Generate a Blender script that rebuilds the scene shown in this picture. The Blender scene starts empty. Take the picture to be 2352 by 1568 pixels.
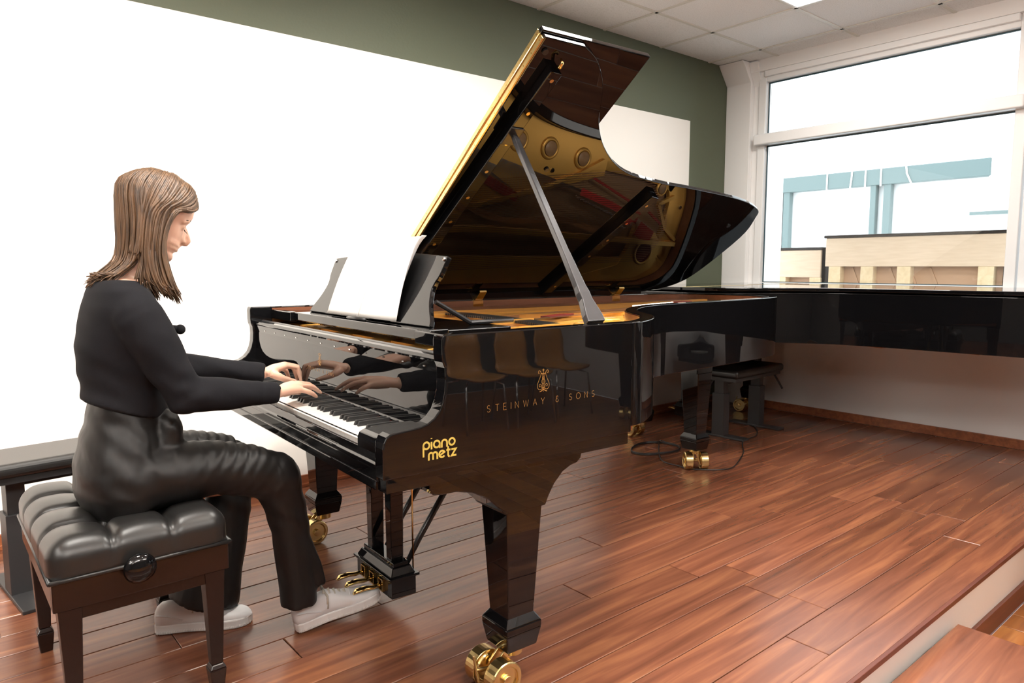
import bpy, bmesh, math, random
from mathutils import Vector, Matrix, noise
random.seed(7)
PI = math.pi
sc = bpy.context.scene
COL = sc.collection

# ------------------------------------------------------------------ camera, world, lights, exposure
CAM = Vector((-5.375, -3.530, 1.159)); YAW, PITCH, ROLL = 0.8727, -0.105, -0.0006
cd = bpy.data.cameras.new('camera'); cam = bpy.data.objects.new('camera', cd); COL.objects.link(cam)
fw = Vector((math.cos(PITCH)*math.cos(YAW), math.cos(PITCH)*math.sin(YAW), math.sin(PITCH)))
rt = Vector((math.sin(YAW), -math.cos(YAW), 0)); up = rt.cross(fw)
c_, s_ = math.cos(ROLL), math.sin(ROLL)
r2, u2 = rt*c_ + up*s_, up*c_ - rt*s_
cam.matrix_world = Matrix(((r2.x, u2.x, -fw.x, CAM.x), (r2.y, u2.y, -fw.y, CAM.y), (r2.z, u2.z, -fw.z, CAM.z), (0, 0, 0, 1)))
cd.sensor_width = 36; cd.lens = 36*1635.9/2352; cd.clip_start = .02
sc.camera = cam
sc.view_settings.view_transform = 'Standard'; sc.view_settings.look = 'None'
sc.view_settings.gamma = 1; sc.view_settings.use_curve_mapping = False
sc.view_settings.exposure = 0.0
try:
    sc.cycles.use_denoising = True; sc.cycles.max_bounces = 8; sc.cycles.glossy_bounces = 5
    sc.cycles.sample_clamp_indirect = 6; sc.cycles.caustics_reflective = False; sc.cycles.caustics_refractive = False
    sc.cycles.use_adaptive_sampling = True; sc.cycles.adaptive_threshold = .02
except Exception: pass

world = bpy.data.worlds.new('sky'); sc.world = world; world.use_nodes = True
wn = world.node_tree; bg = wn.nodes['Background']
bg.inputs[0].default_value = (.90, .96, 1, 1); bg.inputs[1].default_value = 4.0

ZC = 2.787          # ceiling height above the stage
LOW = -.27          # level of the lower floor
PITCH_T = .618      # ceiling grid
TX0, TY0 = -.34, -.457
def area(name, loc, sx, sy, power, color=(1, .93, .83), rot=(0, 0, 0), spread=PI):
    l = bpy.data.lights.new(name, 'AREA'); l.shape = 'RECTANGLE'; l.size = sx; l.size_y = sy
    l.energy = power; l.color = color; l.spread = spread
    o = bpy.data.objects.new(name, l); COL.objects.link(o); o.location = loc; o.rotation_euler = rot
    return o
LIGHTS = [(-2, -2), (-5, -3), (-8, -3), (-12, -3), (-2, -8), (-5, -8), (-8, -8), (-12, -8)]
LPOW = [30, 60, 40, 30, 20, 20, 20, 20]
def tilec(i, j): return (TX0 + (i+.5)*PITCH_T, TY0 + (j+.5)*PITCH_T)
for (i, j), pw in zip(LIGHTS, LPOW):
    x, y = tilec(i, j)
    area('ceiling_lamp_light', (x, y, ZC-.012), .56, .56, pw, (1, .95, .88))
# unseen pendants added over the lower floor to brighten the ceiling with fill light
ADDED_PENDANTS = [(-2.6, -4.7), (-5.6, -4.9), (-8.0, -3.4)]
for (x, y) in ADDED_PENDANTS: area('pendant_uplight', (x, y, 2.24), 1.3, .16, 165, (1, .96, .91), (PI, 0, 0))
# track spots that wash the long white wall and the stage
SPOTS = [(-6.7, -1.75), (-5.6, -1.75), (-4.5, -1.75), (-3.3, -1.9)]
for (x, y) in SPOTS:
    l = bpy.data.lights.new('spot_light', 'SPOT'); l.energy = 190; l.spot_size = math.radians(95); l.spot_blend = .9
    l.color = (1, .93, .84); l.shadow_soft_size = .05
    o = bpy.data.objects.new('spot_light', l); COL.objects.link(o); o.location = (x, y, ZC-.22)
    d = Vector((x+.1, 0, .9)) - o.location
    o.rotation_euler = d.to_track_quat('-Z', 'Y').to_euler()
SPOTS2 = [(-2.9, -2.75, -2.7, -2.45), (-4.1, -2.9, -4.0, -2.8)]
for (x, y, tx, ty) in SPOTS2:
    l = bpy.data.lights.new('spot_light', 'SPOT'); l.energy = 120; l.spot_size = math.radians(85); l.spot_blend = .8
    l.color = (1, .90, .78); l.shadow_soft_size = .09
    o = bpy.data.objects.new('spot_light', l); COL.objects.link(o); o.location = (x, y, ZC-.22)
    d = Vector((tx, ty, 0)) - o.location
    o.rotation_euler = d.to_track_quat('-Z', 'Y').to_euler()

# ------------------------------------------------------------------ materials
def mat(name, col, rough=.5, metal=0, ior=1.5, spec=None, coat=0, sheen=0):
    m = bpy.data.materials.new(name); m.use_nodes = True
    b = m.node_tree.nodes['Principled BSDF']
    b.inputs['Base Color'].default_value = (*col, 1); b.inputs['Roughness'].default_value = rough
    b.inputs['Metallic'].default_value = metal; b.inputs['IOR'].default_value = ior
    if spec is not None: b.inputs['Specular IOR Level'].default_value = spec
    if coat: b.inputs['Coat Weight'].default_value = coat
    if sheen: b.inputs['Sheen Weight'].default_value = sheen
    return m
def N(m, t, **kw):
    n = m.node_tree.nodes.new(t)
    for k, v in kw.items(): setattr(n, k, v)
    return n
def L(m, a, b): m.node_tree.links.new(a, b)
def B(m): return m.node_tree.nodes['Principled BSDF']
def noisy(m, scale=(1, 1, 1), nscale=5, detail=6, c1=None, c2=None, p1=.3, p2=.7, bump=0, coord='Object', rand=False, dist=0, bdist=.02):
    tc = N(m, 'ShaderNodeTexCoord'); mp = N(m, 'ShaderNodeMapping'); mp.inputs['Scale'].default_value = scale
    src = tc.outputs[coord]
    if coord == 'World': pass
    if rand:
        oi = N(m, 'ShaderNodeObjectInfo'); cb = N(m, 'ShaderNodeVectorMath', operation='SCALE')
        cx = N(m, 'ShaderNodeCombineXYZ'); mu = N(m, 'ShaderNodeMath', operation='MULTIPLY'); mu.inputs[1].default_value = 37
        L(m, oi.outputs['Random'], mu.inputs[0]); L(m, mu.outputs[0], cx.inputs[0]); L(m, mu.outputs[0], cx.inputs[1])
        ad = N(m, 'ShaderNodeVectorMath', operation='ADD'); L(m, src, ad.inputs[0]); L(m, cx.outputs[0], ad.inputs[1]); src = ad.outputs[0]
    L(m, src, mp.inputs['Vector'])
    no = N(m, 'ShaderNodeTexNoise'); no.inputs['Scale'].default_value = nscale; no.inputs['Detail'].default_value = detail
    no.inputs['Distortion'].default_value = dist
    L(m, mp.outputs[0], no.inputs['Vector'])
    cr = None
    if c1:
        cr = N(m, 'ShaderNodeValToRGB'); e = cr.color_ramp.elements
        e[0].position = p1; e[0].color = (*c1, 1); e[1].position = p2; e[1].color = (*c2, 1)
        L(m, no.outputs['Fac'], cr.inputs[0]); L(m, cr.outputs[0], B(m).inputs['Base Color'])
    if bump:
        bp = N(m, 'ShaderNodeBump'); bp.inputs['Strength'].default_value = bump; bp.inputs['Distance'].default_value = bdist
        L(m, no.outputs['Fac'], bp.inputs['Height']); L(m, bp.outputs[0], B(m).inputs['Normal'])
    return no, cr
M = {}
M['white'] = mat('white_paint', (.84, .815, .77), .55); noisy(M['white'], nscale=60, bump=.04)
M['green'] = mat('olive_green_paint', (.082, .096, .058), .6); noisy(M['green'], nscale=70, bump=.05)
M['trim'] = mat('white_lacquered_trim', (.86, .85, .84), .35)
M['frame'] = mat('white_window_frame', (.88, .88, .88), .3)
M['ceil'] = mat('mineral_fibre_tile', (.84, .83, .82), .9); noisy(M['ceil'], nscale=160, detail=4, c1=(.74, .73, .71), c2=(.88, .87, .86), p1=.3, p2=.5, bump=.4, bdist=.004)
M['grid'] = mat('ceiling_grid_metal', (.70, .68, .62), .5)
M['seal'] = mat('dark_glazing_seal', (.03, .07, .09), .5)
M['glass'] = None
g = bpy.data.materials.new('window_glass'); g.use_nodes = True; nt = g.node_tree; nt.nodes.remove(nt.nodes['Principled BSDF'])
tr = nt.nodes.new('ShaderNodeBsdfTransparent'); gl = nt.nodes.new('ShaderNodeBsdfGlossy'); gl.inputs['Roughness'].default_value = 0
mx = nt.nodes.new('ShaderNodeMixShader'); fr = nt.nodes.new('ShaderNodeFresnel'); fr.inputs[0].default_value = 1.5
tr.inputs[0].default_value = (.93, .97, .97, 1)
nt.links.new(fr.outputs[0], mx.inputs[0]); nt.links.new(tr.outputs[0], mx.inputs[1]); nt.links.new(gl.outputs[0], mx.inputs[2])
nt.links.new(mx.outputs[0], nt.nodes['Material Output'].inputs[0]); M['glass'] = g

def wood(name, ca, cb, cc, rough=.3, scale=(.7, 9, 9), rand=True, coat=0, rv=.35, coord='Object', bump=.05):
    m = mat(name, ca, rough, coat=coat)
    no, cr = noisy(m, scale=scale, nscale=3.2, detail=9, c1=ca, c2=cc, p1=.22, p2=.8, bump=bump, bdist=.003, rand=rand, dist=.7, coord=coord)
    e = cr.color_ramp.elements.new(.5); e.color = (*cb, 1)
    if rand:
        oi = N(m, 'ShaderNodeObjectInfo'); mr = N(m, 'ShaderNodeMapRange'); mr.inputs['To Min'].default_value = 1-rv; mr.inputs['To Max'].default_value = 1+rv*.8
        mu = N(m, 'ShaderNodeMath', operation='MULTIPLY'); mu.inputs[1].default_value = 7.31
        fr_ = N(m, 'ShaderNodeMath', operation='FRACT'); L(m, oi.outputs['Random'], mu.inputs[0]); L(m, mu.outputs[0], fr_.inputs[0]); L(m, fr_.outputs[0], mr.inputs[0])
        hs = N(m, 'ShaderNodeHueSaturation'); L(m, mr.outputs[0], hs.inputs['Value'])
        L(m, cr.outputs[0], hs.inputs['Color']); L(m, hs.outputs[0], B(m).inputs['Base Color'])
    return m
M['plank'] = wood('red_brown_hardwood_plank', (.085, .029, .016), (.165, .060, .032), (.30, .122, .055), .25, rv=.22, scale=(.45, 7, 7))
B(M['plank']).inputs['IOR'].default_value = 1.5
M['lowplank'] = wood('orange_hardwood_plank', (.18, .055, .018), (.36, .13, .035), (.55, .25, .07), .3, rv=.3)
M['base'] = wood('red_brown_skirting', (.13, .038, .016), (.24, .075, .03), (.36, .13, .05), .35, rand=False)
M['nose'] = wood('dark_red_edge_strip', (.07, .017, .010), (.10, .026, .014), (.14, .04, .02), .4, rand=False)
M['black'] = mat('black_polyester_lacquer', (.0035, .0035, .004), .018, ior=1.46)
M['prop'] = mat('graphite_lacquered_prop', (.075, .075, .08), .24, metal=.5)
M['satinblack'] = mat('satin_black_lacquer', (.012, .012, .013), .28)
M['mahog'] = wood('mahogany_veneer', (.085, .030, .014), (.14, .052, .026), (.20, .08, .042), .3, scale=(9, .6, 9), rand=False, coat=.4)
M['gold'] = mat('bronze_gold_iron_plate', (.86, .46, .10), .36, metal=.55)
M['brass'] = mat('polished_brass', (.83, .60, .24), .16, metal=1)
M['brushed'] = mat('brushed_brass', (.80, .60, .27), .27, metal=1)
M['goldink'] = mat('gold_leaf_inlay', (.52, .30, .09), .35, metal=.6)
M['yellowink'] = mat('yellow_gold_sticker', (.60, .47, .10), .45)
M['ivory'] = mat('white_key_plastic', (.86, .84, .80), .18)
M['ebony'] = mat('black_key_plastic', (.018, .018, .018), .32)
M['redfelt'] = mat('red_felt', (.42, .018, .014), .95)
M['darkred'] = mat('dark_red_felt', (.16, .02, .012), .95)
M['steel'] = mat('steel_string', (.6, .55, .5), .3, metal=1)
M['copper'] = mat('copper_wound_string', (.55, .27, .16), .35, metal=1)
M['spruce'] = wood('spruce_soundboard', (.30, .15, .06), (.40, .22, .10), (.50, .30, .14), .4, scale=(8, .5, 8), rand=False)
M['beam'] = wood('pale_spruce_beam', (.42, .17, .06), (.50, .22, .08), (.60, .29, .11), .45, scale=(8, .6, 8), rand=False)
M['leather'] = mat('black_leather', (.013, .0125, .012), .34); noisy(M['leather'], nscale=260, detail=3, bump=.12, bdist=.001)
M['darkwood'] = wood('dark_walnut_satin', (.006, .0024, .0018), (.010, .0038, .0026), (.016, .006, .004), .26, scale=(1, 5, 5), rand=False)
M['metalblk'] = mat('black_powder_coated_steel', (.022, .022, .023), .42)
M['paper'] = mat('white_paper', (.88, .87, .85), .7)
M['ink'] = mat('faint_pencil_grey', (.62, .62, .62), .8)
M['skin'] = mat('skin', (.74, .45, .33), .45)
B(M['skin']).inputs['Subsurface Weight'].default_value = .08; B(M['skin']).inputs['Subsurface Scale'].default_value = .02
M['nail'] = mat('finger_nail', (.86, .60, .50), .25)
M['lips'] = mat('lips', (.58, .26, .22), .4)
M['lash'] = mat('eyelash', (.05, .03, .02), .6)
M['hair'] = mat('brown_hair', (.14, .075, .036), .46)
noisy(M['hair'], scale=(14, 14, 1.2), nscale=9, detail=5, c1=(.030, .016, .008), c2=(.145, .078, .037), p1=.3, p2=.72)
M['knit'] = mat('black_knit', (.0075, .0075, .0095), .9, spec=.2); noisy(M['knit'], nscale=300, detail=2, bump=.25, bdist=.001)
M['satin'] = mat('black_satin_cloth', (.0055, .005, .0048), .48, spec=.36)
M['sneaker'] = mat('white_sneaker_leather', (.86, .86, .87), .45)
M['sole'] = mat('white_rubber', (.86, .85, .84), .55)
M['lace'] = mat('cream_lace', (.62, .58, .50), .8)
M['cable'] = mat('black_cable', (.01, .01, .01), .4)
M['birch'] = wood('light_beech', (.66, .50, .30), (.74, .58, .37), (.80, .66, .46), .45, scale=(.8, 7, 7), rand=False)
M['beech2'] = mat('plain_beech_veneer', (.70, .53, .39), .5); noisy(M['beech2'], scale=(1, 1, 9), nscale=6, c1=(.68, .52, .38), c2=(.75, .59, .45), p1=.3, p2=.7)
M['backwood'] = mat('piano_back_soundboard', (.50, .32, .21), .5)
M['outwhite'] = mat('white_facade', (.88, .88, .88), .8)
M['teal'] = mat('grey_green_window_frame', (.13, .18, .18), .5)
M['chairwood'] = mat('orange_beech_shell', (.52, .24, .07), .3, coat=.3)
M['chrome'] = mat('chrome', (.7, .7, .7), .12, metal=1)
M['greywall'] = mat('dark_grey_paint', (.10, .098, .092), .7)
M['lamp'] = mat('lamp_diffuser', (.9, .9, .9), .5)
B(M['lamp']).inputs['Emission Color'].default_value = (1, .95, .88, 1); B(M['lamp']).inputs['Emission Strength'].default_value = 5
def stain(m, z): pass

# satin folds as real-looking relief
def foldbump(m, scale, strength, dist=.02, sc_=(1, 1, 1), rot=(0, 0, 0)):
    tc = N(m, 'ShaderNodeTexCoord'); mp = N(m, 'ShaderNodeMapping'); mp.inputs['Scale'].default_value = sc_; mp.inputs['Rotation'].default_value = rot
    L(m, tc.outputs['Object'], mp.inputs['Vector'])
    no = N(m, 'ShaderNodeTexNoise'); no.inputs['Scale'].default_value = scale; no.inputs['Detail'].default_value = 1.5
    no.inputs['Distortion'].default_value = .6; L(m, mp.outputs[0], no.inputs['Vector'])
    bp = N(m, 'ShaderNodeBump'); bp.inputs['Strength'].default_value = strength; bp.inputs['Distance'].default_value = dist
    L(m, no.outputs['Fac'], bp.inputs['Height']); L(m, bp.outputs[0], B(m).inputs['Normal'])
foldbump(M['satin'], 9, .22, .03, (2.2, 1, .9), (0, .6, 0))

# ------------------------------------------------------------------ mesh helpers
class MB:
    def __init__(s): s.v = []; s.f = []; s.mi = []; s.m = 0; s.sm = []; s.smooth = False
    def add(s, vs, fs):
        o = len(s.v); s.v += [tuple(v) for v in vs]
        for f in fs: s.f.append([i+o for i in f]); s.mi.append(s.m); s.sm.append(s.smooth)
    def box(s, x0, x1, y0, y1, z0, z1):
        s.add([(x0, y0, z0), (x1, y0, z0), (x1, y1, z0), (x0, y1, z0), (x0, y0, z1), (x1, y0, z1), (x1, y1, z1), (x0, y1, z1)],
              [(0, 3, 2, 1), (4, 5, 6, 7), (0, 1, 5, 4), (1, 2, 6, 5), (2, 3, 7, 6), (3, 0, 4, 7)]); return s
    def prism(s, poly, axis, a, b):
        """poly: 2-D points; axis: the axis extruded along. axis x: poly=(y,z); y: (x,z); z: (x,y)"""
        def P(p, t): return {'x': (t, p[0], p[1]), 'y': (p[0], t, p[1]), 'z': (p[0], p[1], t)}[axis]
        n = len(poly); ar = sum(poly[i][0]*poly[(i+1) % n][1]-poly[(i+1) % n][0]*poly[i][1] for i in range(n))
        if axis == 'y': ar = -ar
        if ar < 0: poly = poly[::-1]
        vs = [P(p, a) for p in poly]+[P(p, b) for p in poly]
        if a > b: vs = [P(p, b) for p in poly]+[P(p, a) for p in poly]
        fs = [tuple(range(n))[::-1], tuple(range(n, 2*n))]+[(i, (i+1) % n, n+(i+1) % n, n+i) for i in range(n)]
        s.add(vs, fs); return s
    def frustum(s, c0, h0, c1, h1):
        """square-ish frustum between centre c0 half (hx,hy) and centre c1 half"""
        vs = []
        for c, h in ((c0, h0), (c1, h1)):
            vs += [(c[0]-h[0], c[1]-h[1], c[2]), (c[0]+h[0], c[1]-h[1], c[2]), (c[0]+h[0], c[1]+h[1], c[2]), (c[0]-h[0], c[1]+h[1], c[2])]
        fs = [(0, 3, 2, 1), (4, 5, 6, 7), (0, 1, 5, 4), (1, 2, 6, 5), (2, 3, 7, 6), (3, 0, 4, 7)]
        s.add(vs, fs); return s
    def tube(s, pts, rad, n=12, cap=True, flat=None):
        """flat: (ref vector, ratio) gives an elliptic section: radius along ref * ratio"""
        pts = [Vector(p) for p in pts]; k = len(pts)
        if not hasattr(rad, '__len__'): rad = [rad]*k
        vs = []; prev = None
        for i, p in enumerate(pts):
            t = (pts[min(i+1, k-1)]-pts[max(i-1, 0)]).normalized()
            ref = Vector(flat[0]) if flat else (prev if prev is not None else (Vector((0, 0, 1)) if abs(t.z) < .9 else Vector((1, 0, 0))))
            a = (ref - t*ref.dot(t)).normalized(); b = t.cross(a); prev = a
            r = rad[i]; ra, rb = (r if hasattr(r, '__len__') else (r*(flat[1] if flat else 1), r))
            for j in range(n):
                an = 2*PI*j/n; vs.append(p + a*math.cos(an)*ra + b*math.sin(an)*rb)
        fs = [(i*n+j, i*n+(j+1) % n, (i+1)*n+(j+1) % n, (i+1)*n+j) for i in range(k-1) for j in range(n)]
        if cap: fs += [tuple(range(n))[::-1], tuple((k-1)*n+j for j in range(n))]
        s.add(vs, fs); return s
    def lathe(s, prof, n=24, mtx=None):
        """prof: (r,z)"""
        k = len(prof); vs = []
        for r, z in prof:
            for j in range(n):
                v = Vector((r*math.cos(2*PI*j/n), r*math.sin(2*PI*j/n), z)); vs.append(mtx @ v if mtx else v)
        fs = [(i*n+j, i*n+(j+1) % n, (i+1)*n+(j+1) % n, (i+1)*n+j) for i in range(k-1) for j in range(n)]
        fs += [tuple(range(n))[::-1], tuple((k-1)*n+j for j in range(n))]
        s.add(vs, fs); return s
    def ball(s, c, r, n=12):
        c = Vector(c); r = r if hasattr(r, '__len__') else (r, r, r)
        prof = [(max(1e-4, math.sin(PI*i/n)), -math.cos(PI*i/n)) for i in range(n+1)]
        s.lathe(prof, 2*n, Matrix.Translation(c) @ Matrix.Diagonal((*r, 1))); return s
    def build(s, name, mats, parent=None, bevel=0, seg=2, loc=None, smooth=None):
        me = bpy.data.meshes.new(name); me.from_pydata(s.v, [], s.f); me.update()
        mats = mats if isinstance(mats, (list, tuple)) else [mats]
        for m in mats: me.materials.append(m)
        if len(mats) > 1: me.polygons.foreach_set('material_index', s.mi)
        me.polygons.foreach_set('use_smooth', s.sm if smooth is None else [smooth]*len(s.f))
        o = bpy.data.objects.new(name, me); COL.objects.link(o)
        if parent: o.parent = parent
        if loc: o.location = loc
        if bevel:
            b = o.modifiers.new('bevel', 'BEVEL'); b.width = bevel; b.segments = seg; b.limit_method = 'ANGLE'; b.angle_limit = math.radians(38)
            b.harden_normals = False
        return o
def link(me, name, parent=None, loc=(0, 0, 0), rot=(0, 0, 0)):
    o = bpy.data.objects.new(name, me); COL.objects.link(o); o.location = loc; o.rotation_euler = rot
    if parent: o.parent = parent
    return o
def thing(name, label, cat, loc=(0, 0, 0), rz=0, group=None):
    o = bpy.data.objects.new(name, None); COL.objects.link(o); o.location = loc; o.rotation_euler = (0, 0, rz)
    o.empty_display_size = .05
    return tag(o, label, cat, group)
def tag(o, label, cat, group=None):
    o['label'] = label; o['category'] = cat
    if group: o['group'] = group
    return o
def struct(o, label=None):
    o['kind'] = 'structure'
    if label: o['label'] = label
    return o
def spline(pts, n=8, closed=False):
    pts = [Vector(p) for p in pts]; out = []; k = len(pts)
    rng = range(k if closed else k-1)
    for i in rng:
        p0, p1, p2, p3 = (pts[(i-1) % k], pts[i], pts[(i+1) % k], pts[(i+2) % k]) if closed else (pts[max(i-1, 0)], pts[i], pts[i+1], pts[min(i+2, k-1)])
        for j in range(n):
            t = j/n
            out.append(.5*((2*p1)+(p2-p0)*t+(2*p0-5*p1+4*p2-p3)*t*t+(3*p1-p0-3*p2+p3)*t**3))
    if not closed: out.append(pts[-1])
    return out
def poly_area(p): return sum(p[i][0]*p[(i+1) % len(p)][1]-p[(i+1) % len(p)][0]*p[i][1] for i in range(len(p)))/2
def offset_path(path, d):
    """offset open 2-D polyline to its left by d"""
    out = []
    for i, p in enumerate(path):
        a = path[max(i-1, 0)]; b = path[min(i+1, len(path)-1)]
        t = Vector((b[0]-a[0], b[1]-a[1])); t.normalize(); out.append((p[0]-t.y*d, p[1]+t.x*d))
    return out
def remesh(o, size, smooth=2, disp=None):
    """voxel union of an object's closed shells, baked to a plain mesh"""
    m = o.modifiers.new('r', 'REMESH'); m.mode = 'VOXEL'; m.voxel_size = size; m.use_smooth_shade = True
    if smooth:
        s = o.modifiers.new('s', 'SMOOTH'); s.factor = .5; s.iterations = smooth
    dg = bpy.context.evaluated_depsgraph_get(); dg.update()
    me = bpy.data.meshes.new_from_object(o.evaluated_get(dg)); old = o.data; o.modifiers.clear()
    mats = list(old.materials); o.data = me; me.materials.clear()
    for x in mats: me.materials.append(x)
    me.polygons.foreach_set('use_smooth', [True]*len(me.polygons)); return o

# ------------------------------------------------------------------ the room
m = MB(); XL, YB = -9.6, -7.6
m.m = 0; m.add([(XL, 0, LOW), (-.569, 0, LOW), (-.569, 0, 2.303), (XL, 0, 2.303)], [(0, 1, 2, 3)])
m.m = 1; m.add([(-.569, 0, LOW), (.1, 0, LOW), (.1, 0, ZC), (-.569, 0, ZC)], [(0, 1, 2, 3)])
m.add([(XL, 0, 2.303), (-.569, 0, 2.303), (-.569, 0, ZC), (XL, 0, ZC)], [(0, 1, 2, 3)])
m.add([(XL, 0, ZC), (.1, 0, ZC), (.1, 0, ZC+.1), (XL, 0, ZC+.1)], [(0, 1, 2, 3)])
m.add([(XL, 0, ZC+.1), (.1, 0, ZC+.1), (.1, .12, ZC+.1), (XL, .12, ZC+.1), (XL, .12, LOW), (.1, .12, LOW), (XL, 0, LOW), (.1, 0, LOW)],
      [(0, 1, 2, 3), (3, 2, 5, 4), (4, 5, 7, 6)])
struct(m.build('wall_left', [M['white'], M['green']]), 'long wall painted olive green with a large white field')
# rear walls of the room behind the photographer
m = MB(); m.box(XL-.1, XL, YB, 0, LOW, ZC); struct(m.build('wall_back', M['greywall']))
m = MB(); m.box(XL, 0.1, YB-.1, YB, LOW, ZC); struct(m.build('wall_front', M['greywall']))
# ceiling: slab with grid profiles and single tiles
m = MB(); m.box(XL, .1, YB, .05, ZC+.03, ZC+.1)
ceil = struct(m.build('ceiling', M['white']))
nx = range(int((XL-TX0)//PITCH_T), 1); ny = range(int((YB-TY0)//PITCH_T), 1)
m = MB()
for i in nx: m.box(TX0+i*PITCH_T-.012, TX0+i*PITCH_T+.012, YB, 0, ZC-.001, ZC+.02)
for j in ny: m.box(XL, -.09, TY0+j*PITCH_T-.012, TY0+j*PITCH_T+.012, ZC-.001, ZC+.02)
m.build('grid_profile', M['grid'], ceil)
m = MB(); m.box(-PITCH_T/2+.012, PITCH_T/2-.012, -PITCH_T/2+.012, PITCH_T/2-.012, 0, .015); m.smooth = False
tile0 = m.build('ceiling_tile', M['ceil'], ceil, loc=(-.649, -1.384-0, ZC+.004)); tme = tile0.data
first = True
for i in nx:
    for j in ny:
        if (i, j) in LIGHTS: continue
        x, y = tilec(i, j)
        if x < XL+.1 or y < YB: continue
        if i == 0: continue
        if j == 0:   # narrow edge row by the wall
            if first or True:
                q = MB(); q.box(x-PITCH_T/2+.012, x+PITCH_T/2-.012, TY0+.012, -.002, ZC+.004, ZC+.019); q.build('ceiling_tile', M['ceil'], ceil)
            continue
        if first: tile0.location = (x, y, ZC+.004); first = False
        else: link(tme, 'ceiling_tile', ceil, (x, y, ZC+.004))
for j in ny:
    y0 = max(TY0+j*PITCH_T+.012, YB); y1 = min(TY0+(j+1)*PITCH_T-.012, -.002)
    q = MB(); q.box(TX0+.012, -.09, y0, y1, ZC+.004, ZC+.019); q.build('ceiling_tile', M['ceil'], ceil)
# recessed ceiling lights
lm = MB(); lm.box(-.29, .29, -.29, .29, 0, .012)
fm = MB()
for a in (-1, 1):
    fm.box(-.302, .302, a*.296-.006, a*.296+.006, -.002, .014); fm.box(a*.296-.006, a*.296+.006, -.302, .302, -.002, .014)
CL = ['square ceiling light panel nearest the big window, over the closed grand piano', 'square ceiling light panel above the open piano, second from the window', 'square ceiling light panel above the woman at the piano', 'square ceiling light panel over the stage, farthest from the window',
      'square ceiling light panel over the lower floor, nearest the window wall', 'square ceiling light panel over the lower floor, second from the window wall', 'square ceiling light panel over the lower floor, third from the window wall', 'square ceiling light panel over the lower floor, farthest from the window wall']
lme = fme = None
for k, (i, j) in enumerate(LIGHTS):
    x, y = tilec(i, j)
    t = thing('ceiling_light', CL[k], 'light', (x, y, ZC), 0, 'ceiling light panels')
    if k == 0: lme = lm.build('diffuser', M['lamp'], t).data; fme = fm.build('frame', M['trim'], t).data
    else: link(lme, 'diffuser', t); link(fme, 'frame', t)
def spotlamp(x, y, tgt, lb):
    t = thing('spotlight', lb, 'light', (x, y, 0), 0, 'ceiling spotlights')
    q = MB(); q.tube([(0, 0, ZC), (0, 0, ZC-.13)], .008, 8); q.build('stem', M['trim'], t)
    d = (Vector(tgt)-Vector((x, y, ZC-.22))).normalized(); c = Vector((0, 0, ZC-.22))
    q = MB(); q.smooth = True; q.tube([c-d*.11, c-d*.10, c-d*.02], [.03, .038, .038], 20); q.build('lamp_head', M['trim'], t)
for k_, (x, y) in enumerate(SPOTS): spotlamp(x, y, (x+.1, 0, .9), ['white ceiling spotlight washing the white wall, farthest from the window', 'white ceiling spotlight washing the white wall, second from the far end', 'white ceiling spotlight washing the wall behind the woman', 'white ceiling spotlight washing the wall behind the open piano lid'][k_])
for k_, (x, y, tx, ty) in enumerate(SPOTS2): spotlamp(x, y, (tx, ty, 0), ['white ceiling spotlight aimed at the empty stage floor by the window', 'white ceiling spotlight aimed down beside the open piano'][k_])

for k_, (x, y) in enumerate(ADDED_PENDANTS):  # housings for the added, unseen ceiling fill lights
    t = thing('pendant_light', ['long white pendant luminaire nearest the window wall', 'long white pendant luminaire in the middle of the room', 'long white pendant luminaire farthest from the window wall'][k_], 'light', (x, y, 0), 0, 'pendant luminaires')
    q = MB(); q.box(-.67, .67, -.09, .09, 2.17, 2.235); q.build('housing', M['trim'], t, bevel=.006)
    for a in (-.6, .6):
        q = MB(); q.tube([(a, 0, 2.2), (a, 0, ZC)], .002, 6); q.build('suspension_wire', M['chrome'], t)
# window wall (x = 0 glass plane): apron, column in the corner, frames
WX = -.05
m = MB(); m.box(WX, .12, YB, 0, LOW, .985)                 # apron below the window
m.box(-.09, .12, YB, 0, 2.70, ZC+.03)                      # lintel
struct(m.build('wall_right', M['trim'], bevel=.003), 'white wall under and over the big window')
m = MB(); m.box(-.10, .02, YB, -.02, .985, 1.012); struct(m.build('trim_1', M['frame'], bevel=.006), 'white window sill')
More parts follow.
